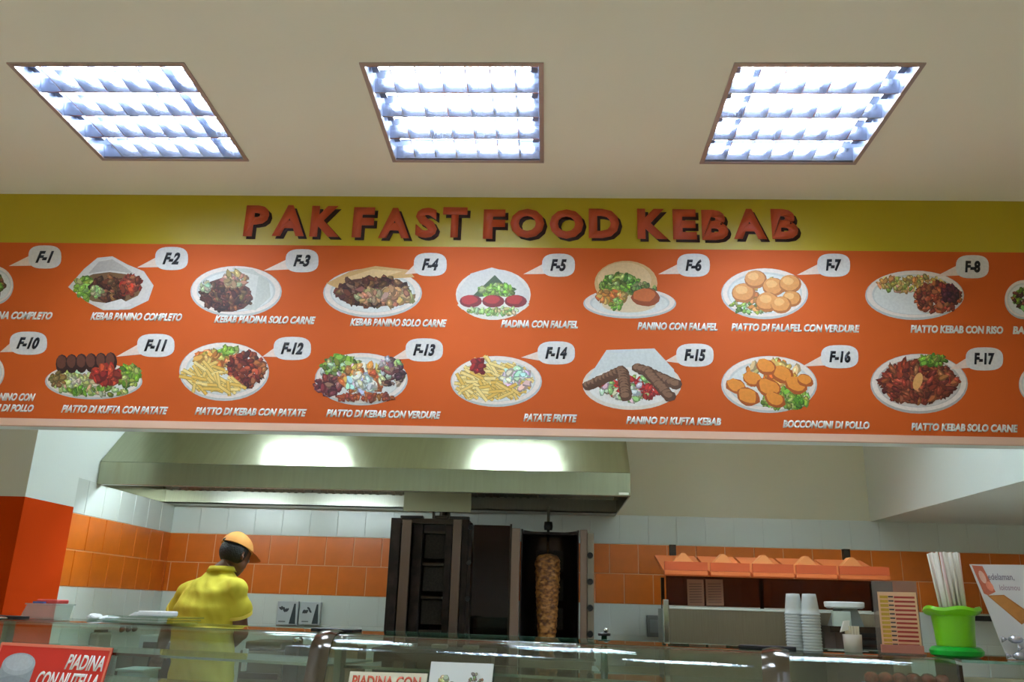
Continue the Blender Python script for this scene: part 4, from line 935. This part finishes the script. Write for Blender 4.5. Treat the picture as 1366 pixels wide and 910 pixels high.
for k, (pa, pb) in enumerate(((917, 939), (942, 965))):
    a, c, z0, z1 = rc(pa, 773, pb, 808, YR+.09); o = thing('price_list', ('printed brown tinted sheet, left of the two in the display', 'printed brown tinted sheet, right of the two in the display')[k], 'sheet', ((a+c)/2, YR+.09, z0))
    B().box((a, YR+.092, z0), (c, YR+.096, z1)).build('sheet', mat('tan_sheet', (156, 110, 84), .6), o)
    fl = Flat(lambda p, q, d: Vector((a+p*(c-a), YR+.092-d, z0+q*(z1-z0))), .0004, 2e-5)
    for j in range(8): fl.poly([(.12, .1+j*.1), (.88, .12+j*.1), (.88, .145+j*.1), (.12, .13+j*.1)], (100, 60, 44))
    fl.build('printed_lines', o)
# kitchen scale and block behind the cups
YSc = 4.75; x0, x1, z0, z1 = rc(1112, 812, 1160, 836, YSc)
t = thing('kitchen_scale', 'grey kitchen scale with round white plate behind the toothpick cup', 'scale', ((x0+x1)/2, YSc+.1, z0))
B().box((x0, YSc, z0), (x0+.09, YSc+.03, z1-.015)).build('display', mat('pale_display', (180, 190, 176), .4), t)
B().prism([(x0+.02, z0), (x1-.02, z0), (x1-.05, z1-.001), (x0+.06, z1-.001)], 1, YSc+.031, YSc+.18).build('body', mat('scale_grey', (120, 126, 122), .4), t)
cxs = (x0+x1)/2; B().lathe((cxs, YSc+.1, z1), [(.001, 0), (.09, 0), (.102, .008), (.104, .03), (.1, .034), (.095, .028), (.001, .026)], 28).build('plate', white_pl, t, 'auto')
xa, xb, za, zb2 = rc(1143, 820, 1184, 862, 4.78)
tt = thing('slicer_stand', 'dark metal stand with stepped fins carrying the kitchen scale', 'stand', (cxs, YSc+.1, 1.0)); B().box((x0-.03, YSc-.02, z0-.03), (xb+.02, YSc+.2, z0-.0005)).build('platform', dark_steel, tt)
B().box((x0, YSc, .0), (xb, YSc+.18, z0-.031)).build('column', mat('warm_dark', (70, 54, 48), .5), tt)
for k in range(4): B().box((xa, YSc-.03, z0-.05-k*.035), (xb, YSc-.021, z0-.03-k*.035-.0)).build('fin', black, tt)
x0, x1, z0, z1 = rc(1306, 822, 1330, 829, YB-.04)
o = B().box((x0-.1, YB-.04, z0), (x1, YB-.0105, z1)).build('wall_rail', black, None); tag(o, 'short black rail on the white tiles behind the straw pot', 'rail')

# ================================================================== the man at the back counter
def remesh(o, vox, smooth=6, disp=None):
    md = o.modifiers.new('r', 'REMESH'); md.mode = 'VOXEL'; md.voxel_size = vox; md.use_smooth_shade = True
    s = o.modifiers.new('s', 'SMOOTH'); s.factor = .5; s.iterations = smooth
    dg = bpy.context.evaluated_depsgraph_get(); dg.update(); me = bpy.data.meshes.new_from_object(o.evaluated_get(dg))
    for m in o.data.materials:
        if m and not me.materials: me.materials.append(m)
    o.modifiers.clear(); old = o.data; o.data = me; bpy.data.meshes.remove(old)
    if disp:
        for v in me.vertices: v.co = v.co + v.normal*disp(v.co)
    for p in me.polygons: p.use_smooth = True
    return o
YM = 4.98
m_skin = mat('brown_skin', (112, 72, 50), .5); m_hair = mat('black_hair', (16, 13, 12), .6, bump=.6, nscale=120); m_shirt = mat('yellow_polo_cloth', (214, 198, 56), .85, bump=.15, nscale=300)
m_cap = mat('orange_cap_cloth', (238, 164, 84), .8); m_trs = mat('dark_trouser_cloth', (40, 42, 52), .85); m_shoe = mat('black_shoe_leather', (20, 18, 18), .4)
def A(px, py, Y=YM): return at(px, py, 1, Y)
FD = Vector((.50, .866, 0)); RD_ = Vector((.866, -.50, 0)); YAW = math.atan2(RD_.y, RD_.x)
man = thing('person', 'man in a yellow polo shirt and orange cap working at the back counter, turned away', 'person', (A(268, 900).x, YM, 0))
hip = A(264, 925); hip.z = .97
chest = A(277, 812); neck = A(295, 762, YM+.03); head = A(313, 744, YM+.06)
shL = A(252, 793, YM+.13); shR = A(315, 788, YM-.10)
elL = A(224, 838, YM+.30); wrL = A(214, 866, YM+.36); elR = A(322, 845, YM+.0); wrR = A(300, 866, YM+.28)
hd = (FD + Vector((0, 0, -.35))).normalized()   # the face looks away, to the right and down
hup = (Vector((0, 0, 1)) + FD*.33).normalized(); hrt = hd.cross(hup).normalized()
def H(r, f, u): return head + hrt*r + hd*f + hup*u
b = B()
b.loft([((hip.x, hip.y, .80), .15, .11, YAW), ((hip.x, hip.y, .97), .165, .12, YAW), ((hip.x+.01, hip.y+.0, 1.12), .14, .105, YAW), ((chest.x, chest.y, chest.z-.05), .165, .12, YAW), ((chest.x+.02, chest.y+.01, chest.z+.1), .17, .11, YAW), (((shL.x+shR.x)/2+.01, (shL.y+shR.y)/2, (shL.z+shR.z)/2+.03), .13, .085, YAW), ((neck.x, neck.y, neck.z), .058, .056, YAW)])
b.tube([neck-Vector((0.01, .01, .06)), neck, H(0, -.015, -.05)], [.062, .055, .052], 14)
for s_, e_, w_ in ((shL, elL, wrL), (shR, elR, wrR)):
    b.tube([s_, (s_+e_)/2, e_, (e_+w_)/2, w_], [.05, .045, .04, .037, .026], 12); b.ball(s_, .055); b.ball(e_, .041)
    dr = (w_-e_).normalized(); sd = dr.cross(Vector((0, 0, 1))).normalized(); nn = sd.cross(dr)
    k0 = w_+dr*.085
    b.tube([w_-dr*.01, w_+dr*.03, w_+dr*.06, k0], [.025, .03, .034, .026], 10)
    for i, (o_, L_) in enumerate(((-.03, .062), (-.01, .075), (.01, .07), (.029, .055))):
        p0_ = k0-dr*.012+sd*o_; b.tube([p0_, p0_+dr*L_*.45-nn*.006+sd*o_*.15, p0_+dr*L_*.8-nn*.02, p0_+dr*L_-nn*.036], [.0095, .009, .008, .007], 8)
    p0_ = w_+dr*.03-sd*.024 if s_ is shR else w_+dr*.03+sd*.024; q_ = -sd if s_ is shR else sd
    b.tube([p0_, p0_+q_*.02+dr*.022, p0_+q_*.03+dr*.045-nn*.008], [.012, .0105, .0085], 8)
# legs
for sg in (-1, 1):
    hj = hip + RD_*.085*sg; kn = Vector((hj.x, hj.y, .5)) + FD*.02; an = Vector((hj.x, hj.y, .09)) - FD*.02
    b.tube([Vector((hj.x, hj.y, .86)), (Vector((hj.x, hj.y, .86))+kn)/2, kn, (kn*.6+an*.4), an], [.088, .075, .055, .052, .036], 12)
    b.tube([an+Vector((0, 0, -.03)), an+FD*.06+Vector((0, 0, -.045)), an+FD*.15+Vector((0, 0, -.06))], [.036, .036, .026], 10)
# head with face
b.ball(H(0, -.005, .025), (.073, .073, .073), 3)
for r, f, u, q in ((0, -.022, .028, .078), (0, .015, .035, .075), (0, .03, -.01, .06), (0, .035, -.045, .046), (0, .052, -.068, .026), (.03, .035, -.03, .035), (-.03, .035, -.03, .035), (0, .075, .0, .016), (0, .09, -.018, .013), (0, .082, -.043, .012), (0, .08, -.052, .011), (.026, .073, .008, .012), (-.026, .073, .008, .012)):
    b.ball(H(r, f, u), q, 2)
for sg in (-1, 1):
    b.tube([H(.074*sg, -.012, .018), H(.086*sg, -.02, .02), H(.088*sg, -.018, .0), H(.078*sg, -.008, -.022)], [.008, .011, .01, .007], 8)
body = b.build('body', m_skin, man, True); remesh(body, .0065, 4)
b = B()
for sg in (-1, 1): b.ball(H(.027*sg, .078, .01), .011, 2)
b.build('eyes', mat('eye_white', (220, 214, 206), .2), man, True)
# hair: cap of hair round the back and sides
b = B(); b.ball(H(0, -.018, .03), .086, 3)
for w_ in [v for v in b.bm.verts]:
    l = w_.co-head; f_, u_, r_ = l.dot(hd), l.dot(hup), l.dot(hrt)
    if f_ > .02+.3*(u_-.0): w_.co -= hd*(f_-(.02+.3*u_))*1.0
    if u_ < -.035: w_.co += hup*(-.035-u_)*.8
lab(b.build('hair', m_hair, man, True), 'short black hair below the cap')
# cap
def capshell(nm, m_, par, k):
    b = B(); n, mm = 28, 10; rings = []
    for i in range(mm+1):
        th = i/mm*math.radians(84); rr_ = .096*math.sin(th)*k; uu = .098*math.cos(th)*k
        rings.append([b.V(tuple(H(rr_*.96*math.sin(a), rr_*1.08*math.cos(a)-.008, .045+uu-.006*math.cos(a)))) for a in [2*math.pi*j/n for j in range(n)]])
    for P_, Q_ in zip(rings, rings[1:]):
        for j in range(n): b.bm.faces.new((P_[j], P_[(j+1) % n], Q_[(j+1) % n], Q_[j]))
    bmesh.ops.remove_doubles(b.bm, verts=b.bm.verts[:], dist=1e-5)
    b.bm.faces.new([v for v in rings[-1] if v.is_valid][::-1]) if True else None
    return b.build(nm, m_, par, 'auto')
cp = capshell('cap', m_cap, man, 1.0)
b = B(); P0 = []; n = 14
for j in range(n+1):
    a = math.radians(-68+136*j/n); P0.append((.094*math.sin(a), .098*math.cos(a)-.008, .05, .088*math.sin(a)*1.02, .098+.075*math.cos(a)**.6-.02, .03))
top = [[b.V(tuple(H(p[0], p[1], p[2]+dz))), b.V(tuple(H((p[0]+p[3])/2, (p[1]+p[4])/2, p[2]-.006+dz))), b.V(tuple(H(p[3], p[4], p[5]+dz)))] for dz in (.004, 0) for p in P0]
m_ = n+1
for base in (0, m_):
    for j in range(n):
        for q in range(2): b.bm.faces.new((top[base+j][q], top[base+j][q+1], top[base+j+1][q+1], top[base+j+1][q]))
for j in range(n):
    for q in (0, 2): b.bm.faces.new((top[j][q], top[j+1][q], top[m_+j+1][q], top[m_+j][q]))
for j in (0, n):
    for q in range(2): b.bm.faces.new((top[j][q], top[j][q+1], top[m_+j][q+1], top[m_+j][q]))
lab(b.build('brim', mat('dark_orange_cap_cloth', (206, 104, 30), .8), cp, 'auto'), 'darker orange brim')
b = B(); b.ball(H(0, -.093, .07), (.03, .016, .014), 2); lab(b.build('strap_opening', m_hair, cp, True), 'dark opening above the strap at the back')
# shirt
b = B()
mid = (shL+shR)/2
b.loft([((hip.x+.0, hip.y, .84), .205, .15, YAW), ((hip.x, hip.y, .97), .205, .152, YAW), ((hip.x+.005, hip.y, 1.12), .196, .145, YAW), ((chest.x-.015, chest.y, chest.z-.12), .20, .15, YAW), ((chest.x, chest.y, chest.z), .212, .15, YAW), ((chest.x+.018, chest.y+.01, chest.z+.09), .205, .135, YAW), ((mid.x+.012, mid.y, mid.z+.045), .165, .108, YAW), (((neck.x+mid.x)/2+.015, (neck.y+mid.y)/2+.01, neck.z-.02), .098, .082, YAW), ((neck.x+.003, neck.y, neck.z+.018), .066, .066, YAW)], 28)
for s_, e_, k_ in ((shL, elL, .50), (shR, elR, .56)):
    c_ = s_+(e_-s_)*k_; b.ball(s_, .068, 3); b.tube([s_+(mid-s_)*.35, s_, (s_+c_)/2, c_], [.080, .073, .071, .072], 18)
def wr(co):
    a = noise.noise(Vector((co.x*6, co.y*6, co.z*14)))*.012 + noise.noise(Vector((co.x*22+co.z*11, co.y*22, co.z*4)))*.008
    return a
sh = b.build('polo_shirt', m_shirt, man, True); remesh(sh, .009, 14, wr)
b = B()
for s_, e_, k_ in ((shL, elL, .50), (shR, elR, .56)):
    c_ = s_+(e_-s_)*k_; d_ = (e_-s_).normalized(); b.tube([c_-d_*.004, c_+d_*.01], [.072, .071], 18)
o = b.build('sleeve_cuff', mat('pale_yellow_cuff', (232, 216, 110), .8), man, 'auto') if False else b.bm.free()
for i, (s_, e_, k_) in enumerate(((shL, elL, .50), (shR, elR, .56))):
    c_ = s_+(e_-s_)*k_; d_ = (e_-s_).normalized(); b = B().tube([c_-d_*.012, c_+d_*.006], [.0735, .0725], 20); b.build('sleeve_cuff', mat('pale_yellow_cuff', (236, 214, 90), .8), sh, 'auto')
nk = neck+Vector((.003, 0, .018)); b = B(); n = 24; rg = []
for rr_, zz_ in ((.060, -.008), (.063, .010), (.070, .008), (.086, -.022)):
    rg.append([b.V((nk.x+rr_*math.cos(2*math.pi*i/n), nk.y+rr_*math.sin(2*math.pi*i/n), nk.z+zz_)) for i in range(n)])
for P_, Q_ in zip(rg, rg[1:]):
    for j in range(n): b.bm.faces.new((P_[j], P_[(j+1) % n], Q_[(j+1) % n], Q_[j]))
for j in range(n): b.bm.faces.new((rg[0][j], rg[-1][j], rg[-1][(j+1) % n], rg[0][(j+1) % n]))
b.build('collar', m_shirt, sh, True)
# trousers and shoes
b = B(); b.loft([((hip.x, hip.y, .80), .17, .13, YAW), ((hip.x, hip.y, 1.0), .168, .125, YAW)])
for sg in (-1, 1):
    hj = hip + RD_*.085*sg; b.tube([Vector((hj.x, hj.y, .88)), Vector((hj.x, hj.y, .5))+FD*.02, Vector((hj.x, hj.y, .06))-FD*.02], [.1, .078, .066], 14)
tr = b.build('trousers', m_trs, man, True); remesh(tr, .011, 5)
for sg in (-1, 1):
    hj = hip + RD_*.085*sg; an = Vector((hj.x, hj.y, .0))
    b = B(); b.tube([an-FD*.07+Vector((0, 0, .045)), an+Vector((0, 0, .05)), an+FD*.1+Vector((0, 0, .04)), an+FD*.2+Vector((0, 0, .032))], [.036, .046, .042, .03], 14); s_ = b.build('shoe', m_shoe, man, True)
    for v in s_.data.vertices: v.co.z = max(v.co.z, .001)
